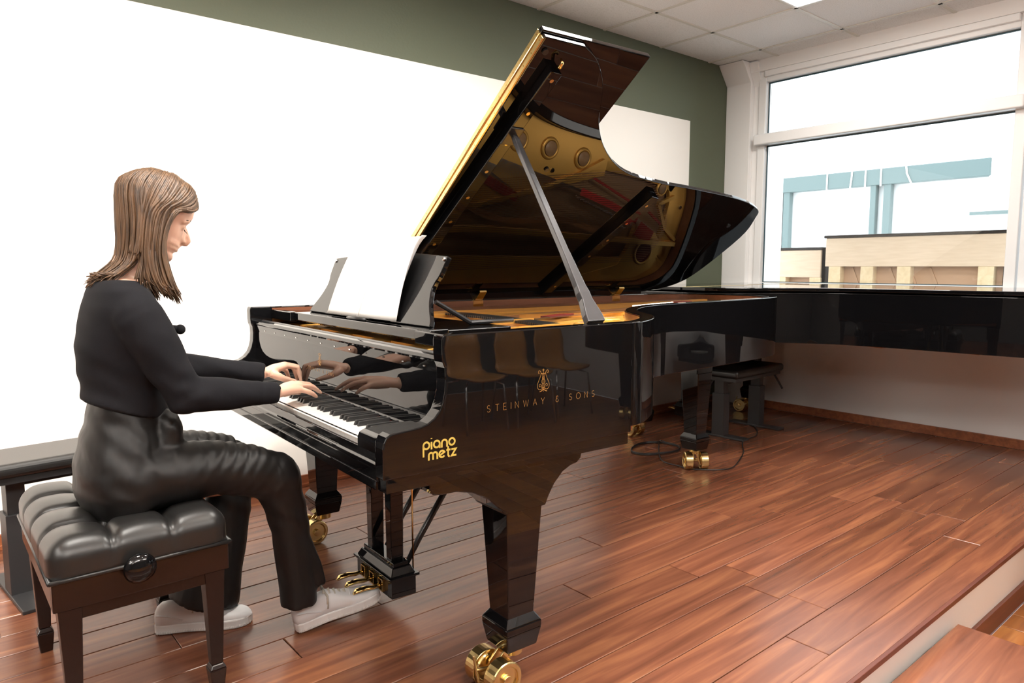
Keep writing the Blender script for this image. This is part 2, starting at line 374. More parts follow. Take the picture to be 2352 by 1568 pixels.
# corner column with slanted head
m = MB()
m.prism([(-.205, ZC), (-.08, 2.632), (-.08, .0), (.1, .0), (.1, ZC)], 'y', -.225, -.0)
m.prism([(-.125, ZC-.01), (-.035, 2.60), (-.035, .985), (.0, .985), (.0, ZC)], 'y', -.30, -.225)
struct(m.build('trim_2', M['trim'], bevel=.004), 'white boxed corner column with slanted head')
def window(nm, y0, y1):
    """frame around glass from y1 (far end) to y0"""
    w = MB(); F = .055
    w.box(-.055, .03, y0, y1+.0, 2.62, 2.70)                # head
    w.box(-.085, -.055, y0, y1, 2.655, 2.70)
    w.box(-.055, .03, y1-.0, y1+.062, 1.012, 2.71)          # far jamb
    w.box(-.055, .03, y0-.062, y0, 1.012, 2.71)             # near jamb
    w.box(-.055, .03, y0, y1, 1.0, 1.03)
    o = struct(w.build(nm, M['frame'], bevel=.005))
    w = MB(); w.box(-.11, .03, y0-.06, y1+.07, 2.125, 2.208); w.build('transom', M['frame'], o, bevel=.012, seg=3)
    w = MB()
    for z0, z1 in ((1.03, 2.125), (2.208, 2.62)):
        w.box(-.012, -.004, y0, y1, z1-.010, z1); w.box(-.012, -.004, y0, y1, z0, z0+.006)
        w.box(-.012, -.004, y1-.008, y1, z0, z1); w.box(-.012, -.004, y0, y0+.008, z0, z1)
    w.build('glazing_seal', M['seal'], o)
    for z0, z1 in ((1.03, 2.125), (2.208, 2.62)):
        w = MB(); w.add([(0, y0, z0), (0, y1, z0), (0, y1, z1), (0, y0, z1)], [(0, 1, 2, 3)]); w.build('pane', M['glass'], o)
    return o
m = MB(); m.box(.031, .26, -.345, .3, .9, 2.9); struct(m.build('trim_3', M['outwhite']), 'white outer reveal of the window')
window('window_1', -2.053, -.345); window('window_2', -3.90, -2.19); window('window_3', -5.75, -4.04); window('window_4', -7.50, -5.9)
m = MB(); m.box(-.06, .06, YB, -7.55, .9, ZC); struct(m.build('wall_right_end', M['trim']))
# skirting boards
m = MB(); m.box(XL, -.06, -.016, -.0005, 0, .064); m.box(XL, -.06, -.022, -.016, 0, .02); struct(m.build('baseboard_left', M['base'], bevel=.003))
m = MB(); m.box(WX-.016, WX-.0005, -2.69, -.016, 0, .064); struct(m.build('baseboard_right', M['base'], bevel=.003))
# stage platform with single planks
EDGE = -2.69
m = MB(); m.box(XL, WX, EDGE+.03, 0, LOW, -.016)
stage = struct(m.build('stage_platform', M['white']), 'raised stage platform with a white front')
def planks(parent, y_lines, x0, x1, joints, zt, th, mt, length=1.3, gap=.0017, swap=False):
    for r, (ya, yb) in enumerate(y_lines):
        js = joints.get(r)
        off = js if js is not None else -(.31*((r*5) % 4)+.2*(r % 3))
        x = off
        while x < x1: x += length
        xs = [x1]
        while x > x0:
            x -= length
            if x < x1-.05: xs.append(max(x, x0))
        for a, b in zip(xs[1:], xs[:-1]):
            if b-a < .02: continue
            q = MB(); dz = random.uniform(-.0004, .0004)
            g_ = gap*random.uniform(.5, 1.5)
            cx, cy = (a+b)/2, (ya+yb)/2; hx, hy = (b-a)/2-g_, (yb-ya)/2-g_
            if swap: q.box(-hy, hy, -hx, hx, -th, 0); loc = (cy, cx, zt+dz)
            else: q.box(-hx, hx, -hy, hy, -th, 0); loc = (cx, cy, zt+dz)
            q.build('plank', mt, parent, loc=loc, bevel=.0016, seg=1)
PW = .1437; rows = []; y = -2.5905
while y < -.02: rows.append((y, min(y+PW, -.017))); y += PW
J = {0: -2.023+1.3, 1: -1.76, 2: -.5, 3: -3.01+1.3, 4: -1.877, 5: -2.313, 6: -2.53, 7: -1.94, 8: -2.9, 9: -2.2}
m.m = 0
planks(stage, rows, XL, WX-.017, J, 0, .016, M['plank'], length=1.31)
m = MB(); m.box(XL, WX, EDGE-.012, -2.591, -.019, 0); m.build('nosing_board', M['nose'], stage, bevel=.002)
m = MB(); m.box(XL, WX, EDGE-.0, -2.5915, 0.0, .0006); 
m = MB(); m.box(XL, WX-.017, -2.6895, -2.5917, -.004, .0008); m.build('plank', M['plank'], stage)
m = MB(); m.box(XL, WX, EDGE, EDGE+.03, LOW, -.019); m.build('riser', M['white'], stage)
m = MB(); m.box(XL, WX, EDGE-.014, EDGE, LOW, -.187); struct(m.build('baseboard_front', M['nose'], bevel=.002))
# lower floor
m = MB(); m.box(XL, WX, YB, EDGE, LOW-.1, LOW-.012); low = struct(m.build('floor', M['nose']))
lr = []; x = XL
while x < WX: lr.append((x, min(x+PW, WX))); x += PW
planks(low, [r for r in lr if r[0] > -3.4], -4.9, EDGE-.015, {}, LOW, .012, M['lowplank'], swap=True)
m = MB(); m.box(XL, lr[[i for i, r in enumerate(lr) if r[0] > -3.4][0]][0], YB, EDGE-.015, LOW-.012, LOW-.0005); m.build('floorboards', M['lowplank'], low)['kind'] = 'stuff'
m = MB(); m.box(-3.5, WX, YB, -4.9, LOW-.012, LOW-.0005); m.build('floorboards', M['lowplank'], low)['kind'] = 'stuff'
# step up to the stage
st = thing('step', 'red-brown wooden step block in front of the stage edge', 'step', (0, 0, LOW))
m = MB(); m.box(-4.6, -2.655, -3.02, -2.706, 0, .15); m.build('step_body', M['white'], st)
m = MB(); m.box(-4.62, -2.625, -3.05, -2.705, .15, .172); m.build('tread', M['plank'], st, bevel=.002)

# ------------------------------------------------------------------ line lettering
def arc(cx, cy, r, a0, a1, n=14, ry=None):
    ry = ry or r
    return [(cx+r*math.cos(math.radians(a0+(a1-a0)*i/n)), cy+ry*math.sin(math.radians(a0+(a1-a0)*i/n))) for i in range(n+1)]
CAPS = {
 'S': ([arc(.36, .74, .24, 35, 270, 12, .24)+arc(.36, .25, .27, 90, -150, 12, .25)], .72),
 'T': ([[(.0, 1), (.66, 1)], [(.33, 1), (.33, 0)]], .66), 'E': ([[(.5, 1), (0, 1), (0, 0), (.52, 0)], [(0, .52), (.42, .52)]], .54),
 'I': ([[(0, 0), (0, 1)]], .05), 'N': ([[(0, 0), (0, 1), (.66, 0), (.66, 1)]], .7),
 'W': ([[(0, 1), (.26, 0), (.50, .95), (.74, 0), (1.0, 1)]], 1.0), 'A': ([[(0, 0), (.36, 1), (.72, 0)], [(.13, .34), (.59, .34)]], .72),
 'Y': ([[(0, 1), (.34, .48), (.68, 1)], [(.34, .48), (.34, 0)]], .68), 'O': ([arc(.45, .5, .45, 0, 360, 22, .5)], .9),
 '&': ([arc(.36, .76, .17, 30, 270, 10, .2)+arc(.36, .27, .26, 90, 380, 14, .27)], .6)}
LOWC = {
 'p': ([arc(.5, .5, .38, 180, -180, 20), [(.12, .5), (.12, -.75)]], 1.0), 'i': ([[(.12, .0), (.12, .85)], [(.12, 1.16), (.12, 1.27)]], .26),
 'a': ([arc(.5, .5, .38, 0, 360, 20), [(.88, .55), (.88, .0)]], 1.0), 'n': ([[(.12, 0), (.12, .5)]+arc(.46, .5, .34, 180, 0, 12)+[(.8, 0)]], .92),
 'o': ([arc(.5, .5, .38, 0, 360, 20)], 1.0), 'm': ([[(.12, 0), (.12, .55)]+arc(.40, .58, .28, 180, 0, 10)+[(.68, 0)], [(.68, .55)]+arc(.96, .58, .28, 180, 0, 10)+[(1.24, 0)]], 1.36),
 'e': ([arc(.5, .5, .38, -35, -330, 20)+[(.18, .36)]], 1.0), 't': ([[(.3, 1.3), (.3, .35)]+arc(.55, .3, .25, 180, 260, 6), [(.05, .86), (.62, .86)]], .66),
 'z': ([[(.05, .86), (.68, .86), (.08, .1), (.74, .1)]], .78)}
def ribbon(mb, pts, w, to3):
    k = len(pts); closed = math.dist(pts[0], pts[-1]) < 1e-6; vs = []
    for i, p in enumerate(pts):
        a = pts[i-1] if i else (pts[-2] if closed else p); b = pts[i+1] if i < k-1 else (pts[1] if closed else p)
        t1 = Vector((p[0]-a[0], p[1]-a[1])); t2 = Vector((b[0]-p[0], b[1]-p[1]))
        if t1.length < 1e-9: t1 = t2
        if t2.length < 1e-9: t2 = t1
        t1.normalize(); t2.normalize(); t = (t1+t2)
        if t.length < .3: t = t1.copy()
        t.normalize(); c = max(.45, t.dot(t1)); h = w/2/c
        vs += [to3(p[0]-t.y*h, p[1]+t.x*h), to3(p[0]+t.y*h, p[1]-t.x*h)]
    mb.add(vs, [(2*i, 2*i+1, 2*i+3, 2*i+2) for i in range(k-1)])
def lettering(mb, text, font, x0, y0, size, gap, w, to3, width=None):
    adv = []; x = 0
    for ch in text:
        if ch == ' ': x += .55+gap; adv.append(None); continue
        adv.append(x); x += font[ch][1]+gap
    tot = x-gap; k = 1 if width is None else (width/size-0)/tot
    for ch, a in zip(text, adv):
        if a is None: continue
        for stv in font[ch][0]:
            ribbon(mb, [(x0+(a*k+px)*size if width else x0+(a+px)*size, y0+py*size) for px, py in stv], w, to3)
def lyre_emblem(mb, cx, y0, h, w, to3):
    def S(pts): return [(cx+px*h, y0+py*h) for px, py in pts]
    for sg in (1, -1):
        side = [(0, .17), (.10, .13), (.22, .11), (.31, .2), (.32, .34), (.24, .52), (.15, .7), (.13, .82), (.17, .9), (.23, .93), (.28, .88), (.26, .82), (.21, .83)]
        pts = [tuple(p[:2]) for p in spline([(sg*a, b, 0) for a, b in side], 5)]
        ribbon(mb, S(pts), w, to3)
        cur = spline([(sg*a, b, 0) for a, b in [(.08, .17), (.10, .28), (.17, .35), (.23, .30), (.2, .23), (.16, .26)]], 5)
        ribbon(mb, S([tuple(p[:2]) for p in cur]), w, to3)
        ribbon(mb, S([(sg*.055, .2), (sg*.055, .8)]), w*.6, to3)
        ribbon(mb, S([(0, .12), (sg*.10, .05), (sg*.2, .02)]), w*1.6, to3)
    ribbon(mb, S([(0, 0), (0, .95)]), w*.9, to3); ribbon(mb, S([(-.13, .8), (0, .78), (.13, .8)]), w*1.2, to3)
    ribbon(mb, S(arc(0, .95, .03, 0, 360, 10)), w*1.3, to3); ribbon(mb, S([(-.1, .2), (0, .18), (.1, .2)]), w*1.2, to3)
    ribbon(mb, S(arc(0, .45, .1, 0, 360, 14)), w*.8, to3); ribbon(mb, S(arc(0, .6, .05, 0, 360, 10)), w*.8, to3)

# ------------------------------------------------------------------ concert grand piano (local frame: x towards treble, y towards tail)
ALPHA = math.radians(36.5); HU, HZ = -1.503, 1.008
lid_ctrl = [(1.447, .917), (1.405, 1.005), (1.312, 1.103), (1.151, 1.21), (1.02, 1.358), (.927, 1.55), (.886, 1.812), (.867, 2.078), (.827, 2.469), (.768, 2.693), (.699, 2.757), (.528, 2.817), (.19, 2.777), (.06, 2.68), (.005, 2.50)]
lid_curve = [(p.x, p.y) for p in spline([(a, b, 0) for a, b in lid_ctrl], 5)]
rim_ctrl = [(-.0, .80), (-.003, .845), (-.045, .925), (-.105, 1.01), (-.197, 1.098), (-.358, 1.205), (-.488, 1.352), (-.58, 1.545), (-.622, 1.81), (-.641, 2.075), (-.681, 2.465), (-.74, 2.68), (-.81, 2.742), (-.98, 2.80), (-1.315, 2.76), (-1.45, 2.66), (-1.508, 2.48)]
rim_curve = [(p.x, p.y) for p in spline([(a, b, 0) for a, b in rim_ctrl], 8)]
for _ in range(6): rim_curve = rim_curve[:2]+[((rim_curve[i-1][0]+2*rim_curve[i][0]+rim_curve[i+1][0])/4, (rim_curve[i-1][1]+2*rim_curve[i][1]+rim_curve[i+1][1])/4) for i in range(2, len(rim_curve)-1)]+rim_curve[-1:]
RIM = .044; ZT, ZB = .998, .690
def leg(parent, cx, cy, trail=.066, wheel_dir=0.0):
    t = MB()
    t.frustum((cx, cy, .185), (.043, .043), (cx, cy, .56), (.062, .062))       # taper
    t.frustum((cx, cy, .165), (.060, .060), (cx, cy, .185), (.060, .060))
    t.frustum((cx, cy, .185), (.060, .060), (cx, cy, .208), (.044, .044))
    t.frustum((cx, cy, .112), (.050, .050), (cx, cy, .165), (.060, .060))
    t.frustum((cx, cy, .56), (.062, .062), (cx, cy, .645), (.066, .066))
    o = t.build('leg', M['black'], parent, bevel=.003)
    # double wheel brass caster
    w = MB(); R = Matrix.Translation((cx, cy, 0)) @ Matrix.Rotation(wheel_dir, 4, 'Z')
    w.tube([R @ Vector((.0, 0, .112)), R @ Vector((.0, 0, .085))], .030, 20)
    off = Vector((0, -trail, .05))
    prof = [(.010, -.024), (.036, -.024), (.040, -.017), (.0425, -.020), (.050, -.020), (.0505, -.012), (.0505, .018), (.048, .022), (.038, .022), (.036, .014), (.014, .014), (.014, .024), (.004, .025)]
    w.smooth = False
    for sg in (-1, 1):
        mt = R @ Matrix.Translation(off + Vector((sg*.044, 0, 0))) @ Matrix.Rotation(sg*PI/2, 4, 'Y')
        w2 = MB(); w2.lathe(prof, 32, mt); w2.build('caster_wheel', M['brushed'], o, bevel=.0012, seg=1)
    w.tube([R @ (off+Vector((-.06, 0, 0))), R @ (off+Vector((.06, 0, 0)))], .008, 10)
    vs = []
    for sg in (-1, 1):                                        # fork cheeks
        a = sg*.013
        pr = [(-trail-.010, .050), (-trail+.006, .040), (-.01, .085), (.026, .1), (.026, .112), (-.028, .112), (-trail-.004, .075)]
        x0, x1 = a-.003, a+.003
        k = len(pr); vv = [R @ Vector((x0, y_, z_)) for y_, z_ in pr]+[R @ Vector((x1, y_, z_)) for y_, z_ in pr]
        w.add(vv, [tuple(range(k)), tuple(range(k, 2*k))[::-1]]+[(i, k+i, k+(i+1) % k, (i+1) % k) for i in range(k)])
    c = off+Vector((0, -.056, .022))
    w.tube([R @ (off+Vector((0, -.01, .012))), R @ c], .006, 10)
    w.tube([R @ (c+Vector((-.012, 0, .034))), R @ (c+Vector((.012, 0, -.034)))], .0042, 8)
    w.build('caster_fork', M['brushed'], o, bevel=.0008, seg=1)
    return o
def arm_profile():
    return [(-.006, .672), (-.006, .745), (-.004, .760), (.003, .772), (.014, .778), (.05, .781), (.092, .784), (.112, .790), (.130, .801), (.145, .818), (.154, .838), (.160, .862), (.162, .89), (.161, .918), (.155, .932), (.153, .95), (.153, .985), (.156, .996), (.160, ZT)]
def grand_piano(t, opened):
    # --- case: straight sides with arms + curved rim wall
    prof = arm_profile()
    sideT = prof+[(.80, ZT), (.80, .672)]
    m = MB(); m.prism(sideT, 'x', -RIM, 0); m.build('case_side', M['black'], t, bevel=.0035, seg=3)
    m = MB(); m.prism(prof+[(2.485, ZT), (2.485, ZB), (.80, ZB), (.80, .672)], 'x', -1.512, -1.512+RIM)
    treble = m.build('case_side', M['black'], t, bevel=.0035, seg=3)
    m = MB(); inn = offset_path(rim_curve, RIM); k = len(rim_curve)
    inn[0] = (-RIM, .80)
    vs = []
    for (o_, i_) in zip(rim_curve, inn):
        vs += [(o_[0], o_[1], ZB), (o_[0], o_[1], ZT), (i_[0], i_[1], ZT), (i_[0], i_[1], ZB)]
    fs = []
    for i in range(k-1):
        for j in range(4):
            a, b = i*4+j, i*4+(j+1) % 4; fs.append((a, b, b+4, a+4))
    fs += [tuple(range(4))[::-1], tuple((k-1)*4+j for j in range(4))]
    m.smooth = True; m.add(vs, fs)
    me = m.build('rim', M['black'], t, bevel=.0035, seg=3)
    me.modifiers['bevel'].harden_normals = True
    # lower band and keybed frame
    for a_, b_ in ((-.048, -.004), (-1.508, -1.464)):
        m = MB(); m.box(a_, b_, .003, .792, .638, .676); m.build('lower_band', M['black'], t, bevel=.002)
    m = MB(); m.box(-1.47, -.044, .0, .80, .640, .665); m.build('keybed', M['satinblack'], t)
    m = MB(); m.box(-1.468, -.044, -.003, .02, .638, .662); m.box(-1.468, -.044, -.001, .02, .662, .690); m.build('keybed_molding', M['black'], t, bevel=.003)
    # corner brackets over the front legs
    def bracket(u0, u1):
        pr = [(.125, .645), (.125, .622), (.135, .607), (.16, .603), (.20, .602), (.25, .59), (.30, .562), (.345, .520), (.352, .51), (.488, .51), (.50, .535), (.52, .565), (.55, .593), (.58, .606), (.603, .610), (.617, .622), (.622, .645)]
        q = MB(); q.prism(pr, 'x', u0, u1); q.build('leg_bracket', M['black'], t, bevel=.003)
    bracket(-.155, -.018); bracket(-1.494, -1.357)
    leg(t, -.083, .42, wheel_dir=.03); leg(t, -1.429, .42, wheel_dir=.1)
    q = MB(); q.prism([(-.14, .725), (-.14, .70), (-.075, .66), (-.066, .60), (.066, .60), (.075, .66), (.14, .70), (.14, .725)], 'y', -.07, .07)
    o = q.build('leg_bracket', M['black'], t, bevel=.003, loc=(-1.148, 2.53, 0))
    leg(t, -1.148, 2.545, trail=.03, wheel_dir=.93)
    q = MB(); q.frustum((-1.148, 2.53, .56), (.062, .062), (-1.148, 2.53, .66), (.066, .066)); q.build('leg_top', M['black'], t)
    # bottom structure
    inner = [(-.05, .80)]+inn[3:-3]+[(-1.468, 2.45), (-1.468, .80)]
    m = MB(); m.prism([(a, b) for a, b in inner], 'z', .80, .812); m.build('soundboard_underside', M['beam'], t)
    m = MB(); m.box(-1.47, -.05, .78, .86, .66, .80)
    def bar(a, b, w, z0, z1):
        a, b = Vector(a), Vector(b); n = (b-a).normalized(); p = Vector((-n.y, n.x))*w/2
        m.prism([tuple(a+p), tuple(b+p), tuple(b-p), tuple(a-p)], 'z', z0, z1)
    m.m = 0
    m.build('under_beam', M['beam'], t, bevel=.003)
    for a in ((-.55, 1.20), (-.80, 2.2), (-1.05, 2.66), (-1.36, 2.42), (-.74, 1.72)):
        m = MB(); bar((-.95, .86), a, .075, .676, .79); m.build('under_beam', M['beam'], t, bevel=.003)
    # lyre with pedals
    ly = MB()
    for u in (-.795, -.652):
        ly = MB(); ly.frustum((u, .355, .13), (.019, .022), (u, .355, .645), (.024, .026)); ly.build('lyre_post', M['black'], t, bevel=.003)
    q = MB(); q.box(-.855, -.590, .31, .40, .068, .132); q.frustum((-.7225, .355, .132), (.142, .055), (-.7225, .355, .141), (.142, .055)); q.frustum((-.7225, .355, .141), (.130, .045), (-.7225, .355, .165), (.118, .034)); q.frustum((-.7225, .355, .165), (.112, .028), (-.7225, .355, .18), (.112, .028))
    lb = q.build('lyre_box', M['black'], t, bevel=.002)
    for u in (-.80, -.64):
        q = MB(); q.smooth = True; q.tube([(u, .39, .15), (u+.004, .44, .235), (u+.018, .74, .665)], [.008, .0105, .012], 12); q.build('lyre_brace', M['satinblack'], t)
    for u in (-.618, -.79): 
        q = MB(); q.smooth = True; q.tube([(u, .405, .14), (u, .405, .66)], .003, 8); q.build('pedal_rod', M['brass'], t)
    for u in (-.788, -.722, -.656):
        q = MB(); q.smooth = True
        q.tube([(u, .345, .100), (u, .30, .100), (u, .27, .098), (u, .245, .103), (u, .215, .101), (u, .203, .094)], [(.006, .007), (.006, .0075), (.007, .010), (.0075, .013), (.007, .0125), (.003, .006)], 16, flat=((0, 0, 1), 1))
        q.smooth = False
        for a in (-1, 1): q.box(u+a*.0145-.002, u+a*.0145+.002, .300, .309, .082, .120)
        q.box(u-.0165, u+.0165, .300, .309, .080, .084); q.box(u-.0165, u+.0165, .300, .309, .118, .122)
        q.build('pedal', M['brass'], lb)
    # emblem and lettering on the treble side
    if opened:
        m = MB(); to3 = lambda a, b: (.0006, a, b)
        lettering(m, 'STEINWAY & SONS', CAPS, .28, .7965, .0170, .62, .00105, to3, width=.372)
        m.build('side_inscription', M['goldink'], t)['kind'] = 'stuff'
        m = MB(); lyre_emblem(m, .463, .829, .062, .0013, to3); m.build('lyre_emblem', M['goldink'], t)
        m = MB(); k_ = .0215
        lettering(m, 'piano', LOWC, .0955, .7275, k_, .03, .0046, to3); lettering(m, 'metz', LOWC, .110, .7015, k_*.96, .03, .0046, to3)
        m.build('dealer_sticker', M['yellowink'], t)
    return inn
def keyboard(t):
    # key blocks, keys, keyslip
    for u0, u1 in ((-.163, -RIM-.001), (-1.467, -1.397)):
        q = MB(); q.prism([(.006, .69), (.006, .745), (.012, .757), (.025, .762), (.155, .765), (.155, .69)], 'x', u0, u1); q.build('key_block', M['black'], t, bevel=.002)
    q = MB(); q.prism([(-.002, .690), (-.002, .699), (.004, .703), (.006, .7225), (.016, .7225), (.017, .690)], 'x', -1.467, -RIM-.001); q.build('keyslip', M['black'], t, bevel=.0015)
    U0, KW = -.164, 1.228/52
    w = MB(); w.box(-KW/2+.0005, KW/2-.0005, 0, .145, -.020, 0); w.prism([(-.0022, -.004), (-.0022, -.0005), (0.002, 0), (.01, 0), (.01, -.004)], 'x', -KW/2+.0005, KW/2-.0005)
    b = MB(); b.frustum((0, .0485, -.004), (.0056, .0485), (0, .052, .0115), (.0046, .0455))
    wme = bme = None
    names = 'CBAGFED'
    for i in range(52):
        u = U0-KW*(i+.5)
        if wme is None: wme = w.build('white_key', M['ivory'], t, loc=(u, .0215, .734), bevel=.0006, seg=1); wb = wme; wme = wme.data
        else:
            o = link(wme, 'white_key', t, (u, .0215, .734)); mo = o.modifiers.new('b', 'BEVEL'); mo.width = .0006; mo.segments = 1
        n = names[i % 7]           # from the top: C B A G F E D C ...
        if n in 'BAGED' and i < 51:  # a black key lies on the bass side of B A G E D
            ub = u-KW/2+{'B': -.001, 'A': 0, 'G': .001, 'E': -.0012, 'D': .0012}[n]
            if bme is None: bo = b.build('black_key', M['ebony'], t, loc=(ub, .072, .735), bevel=.0012, seg=2); bme = bo.data
            else:
                o = link(bme, 'black_key', t, (ub, .072, .735)); mo = o.modifiers.new('b', 'BEVEL'); mo.width = .0012; mo.segments = 2; mo.limit_method = 'ANGLE'
    q = MB(); q.box(-1.40, -.16, .1665, .172, .728, .7375); q.build('key_felt', M['darkred'], t)
    # fallboard (opened up), slightly leaning back
    q = MB(); q.prism([(.1665, .744), (.170, .748), (.1745, .90), (.170, .926), (.166, .932), (.170, .941), (.180, .944), (.192, .940), (.196, .93), (.190, .90), (.186, .744)], 'x', -1.4665, -RIM-.0015)
    fb = q.build('fallboard', M['black'], t, bevel=.0012)
    fb.data.polygons.foreach_set('use_smooth', [False]*len(fb.data.polygons))
    q = MB(); to3 = lambda a, b: (a, .1655+(b-.748)*(.0045/.152)+.0007, b)
    to3 = lambda a, b: (a, .170+(b-.748)*(.0045/.152)-.0007, b)
    lettering(q, 'STEINWAY & SONS', CAPS, -.806-.115, .812, .0105, .62, .0011, to3, width=.23)
    lyre_emblem(q, -.806, .834, .042, .0011, to3); q.build('fallboard_inscription', M['goldink'], fb)
    q = MB()
    for i in range(12):
        u = -.12-i*.112; q.box(u-.005, u+.005, .1715, .1725, .908, .911)
    q.build('hinge_knuckle', M['chrome'], fb)
    # name board strip behind the fallboard
    q = MB(); q.prism([(.196, .90), (.196, .942), (.203, .946), (.210, .942), (.210, .90)], 'x', -1.467, -RIM-.001); q.build('name_board', M['satinblack'], t, bevel=.002)
    q = MB(); q.box(-1.466, -RIM-.002, .211, .34, .893, .903); q.build('action_cover', M['mahog'], t)
    for u in (-.10, -.34, -.60, -.88, -1.16):
        q = MB(); q.prism([(.216, .903), (.222, .925), (.34, .934), (.34, .903)], 'x', u-.055, u+.055); q.build('plate_foot', M['gold'], t, bevel=.003)

def interior(t, inn):
    # brown veneered inner face of the rim
    k = len(inn); m = MB(); m.smooth = True
    path = [(-RIM, .24), (-RIM, .5), (-RIM, .79)]+[p for p in inn[2:]]+[(-1.512+RIM, 2.4), (-1.512+RIM, 1.5), (-1.512+RIM, .24)]
    ip = offset_path(path, .003)
    vs = []
    for a, b in ip: vs += [(a, b, .84), (a, b, ZT-.006)]
    m.add(vs, [(2*i, 2*i+1, 2*i+3, 2*i+2) for i in range(len(ip)-1)])
    m.build('inner_rim_veneer', M['mahog'], t)
    # soundboard
    inner = [p for p in offset_path(path, .004)]
    m = MB(); m.prism(inner, 'z', .868, .874); m.build('soundboard', M['spruce'], t)
    # iron plate: flange along the rim
    m = MB(); wd = [.13]*len(path)
    a1 = offset_path(path, .006); 
    def flange(width, z0, z1, a0=0, b0=None):
        o_ = offset_path(path, .008); i_ = offset_path(path, width); n = len(path); vs = []
        for p, q_ in zip(o_, i_): vs += [(p[0], p[1], z0), (p[0], p[1], z1), (q_[0], q_[1], z1), (q_[0], q_[1], z0)]
        fs = []
        for i in range(n-1):
            for j in range(4): a, b = i*4+j, i*4+(j+1) % 4; fs.append((a, b, b+4, a+4))
        return vs, fs
    vs, fs = flange(.150, .90, .928); m.smooth = True; m.add(vs, fs)
    m.smooth = False
    rc = [p for p in path[2:] if p[1] < 2.05 and p[0] > -1]
    m.prism([(-RIM-.006, .30), (-RIM-.006, .78)]+offset_path(rc, .006)+[(-.86, 2.03), (-.97, 1.62), (-1.08, 1.23), (-1.12, .95), (-1.25, .80), (-1.464, .78), (-1.464, .30)], 'z', .905, .930)
    # raised edge lines and struts
    def rib(pts_, w, z0, z1):
        for a, b in zip(pts_, pts_[1:]):
            a_, b_ = Vector(a), Vector(b); n = (b_-a_).normalized(); p = Vector((-n.y, n.x))*w/2
            m.prism([tuple(a_+p), tuple(b_+p), tuple(b_-p), tuple(a_-p)], 'z', z0, z1)
    rib([(-.78, 2.00), (-.86, 1.85), (-.95, 1.60), (-1.06, 1.23), (-1.08, .5)], .018, .928, .948)
    rib([(-1.20, .5), (-1.17, 1.3), (-1.22, 2.70)], .026, .925, .968)
    rib([(-.62, .5), (-.66, .95)], .026, .925, .965)
    rib([(-.36, .5), (-.40, .9)], .026, .925, .965)
    rib([(-.94, 2.62), (-.99, 2.50), (-1.13, 2.60), (-1.2, 2.72)], .02, .925, .945)
    m.prism([(-1.12, 2.36), (-1.16, 2.54), (-1.24, 2.62), (-1.38, 2.58), (-1.44, 2.45), (-1.46, 2.0), (-1.42, 2.0), (-1.36, 2.28), (-1.26, 2.34)], 'z', .905, .932)
    m.prism([(-1.46, .44), (-.05, .40), (-.05, .425), (-1.46, .465)], 'z', .93, .962)
    m.prism([(-.052, .62), (-.052, .82), (-.10, .84), (-.125, .80), (-.16, .45), (-.13, .40)], 'z', .93, .984)
    pl = m.build('iron_plate', M['gold'], t, bevel=.004)
    holes = [(-.755, 1.62, .040), (-.785, 1.85, .040), (-.735, 1.42, .040), (-.60, 1.18, .04), (-.38, 1.0, .04), (-.90, 2.50, .032), (-.16, .80, .04)]
    for (u, v, r) in holes:
        q = MB(); q.smooth = True; q.lathe([(r*1.45, .929), (r*1.35, .938), (r*1.1, .942), (r*.98, .938), (r*.9, .929)], 28, Matrix.Translation((u, v, 0))); q.build('plate_collar', M['gold'], pl)
        q = MB(); q.smooth = True; q.lathe([(r*.93, .9425), (r*.92, .9430)], 24, Matrix.Translation((u, v, 0))); q.build('plate_opening', M['spruce'], pl)
    q = MB(); q.smooth = True; q.lathe([(.078, .931), (.074, .940), (.062, .940), (.060, .933)], 28, Matrix.Translation((-1.28, 2.47, 0))); q.build('plate_collar', M['gold'], pl)
    q = MB(); q.lathe([(.060, .9405), (.059, .941)], 24, Matrix.Translation((-1.28, 2.47, 0))); q.build('plate_opening', M['darkred'], pl)
    # strings: steel treble fan and copper bass cross-strung
    m = MB()
    def wire(a, b, w):
        a, b = Vector(a), Vector(b); n = (b-a).normalized(); p = Vector((-n.y, n.x, 0))*w
        m.add([a+p, b+p, b-p, a-p, (a+b)/2+Vector((0, 0, w))], [(0, 1, 2, 3)])
    def inset_end(tt):
        P = [(-.30, .93), (-.62, 1.05), (-.90, 1.25), (-.98, 1.45), (-.94, 1.86), (-.98, 2.08), (-1.06, 2.31), (-1.14, 2.50)]
        x = tt*(len(P)-1); i = min(int(x), len(P)-2); f = x-i; return (P[i][0]*(1-f)+P[i+1][0]*f, P[i][1]*(1-f)+P[i+1][1]*f)
    for i in range(130):
        tt = i/129; e = inset_end(tt); wire((-.08-tt*1.0, .50, .955), (e[0], e[1], .945), .0007)
    m.build('steel_strings', M['steel'], t)['kind'] = 'stuff'
    m = MB()
    for i in range(46):
        tt = i/45; wire((-1.02-tt*.38, .50, .972), (-.80-tt*.52, 2.30+.28*math.sin(tt*2.6), .968), .0016)
    m.build('bass_strings', M['copper'], t)['kind'] = 'stuff'
    m = MB()
    def felt(pts, w, z): 
        P = offset_path(pts, w); vs = []
        for a, b in zip(pts, P): vs += [(a[0], a[1], z), (b[0], b[1], z), (a[0], a[1], z+.008), (b[0], b[1], z+.008)]
        n = len(pts); m.add(vs, [(4*i+2, 4*i+3, 4*i+7, 4*i+6) for i in range(n-1)]+[(4*i, 4*i+2, 4*i+6, 4*i+4) for i in range(n-1)]+[(4*i+1, 4*i+5, 4*i+7, 4*i+3) for i in range(n-1)])
    felt([(-.90, 1.24), (-.94, 1.34), (-.99, 1.47)], .045, .938)
    hb = [(-.93, 1.86), (-.96, 1.98), (-.99, 2.10), (-1.03, 2.22), (-1.07, 2.33)]
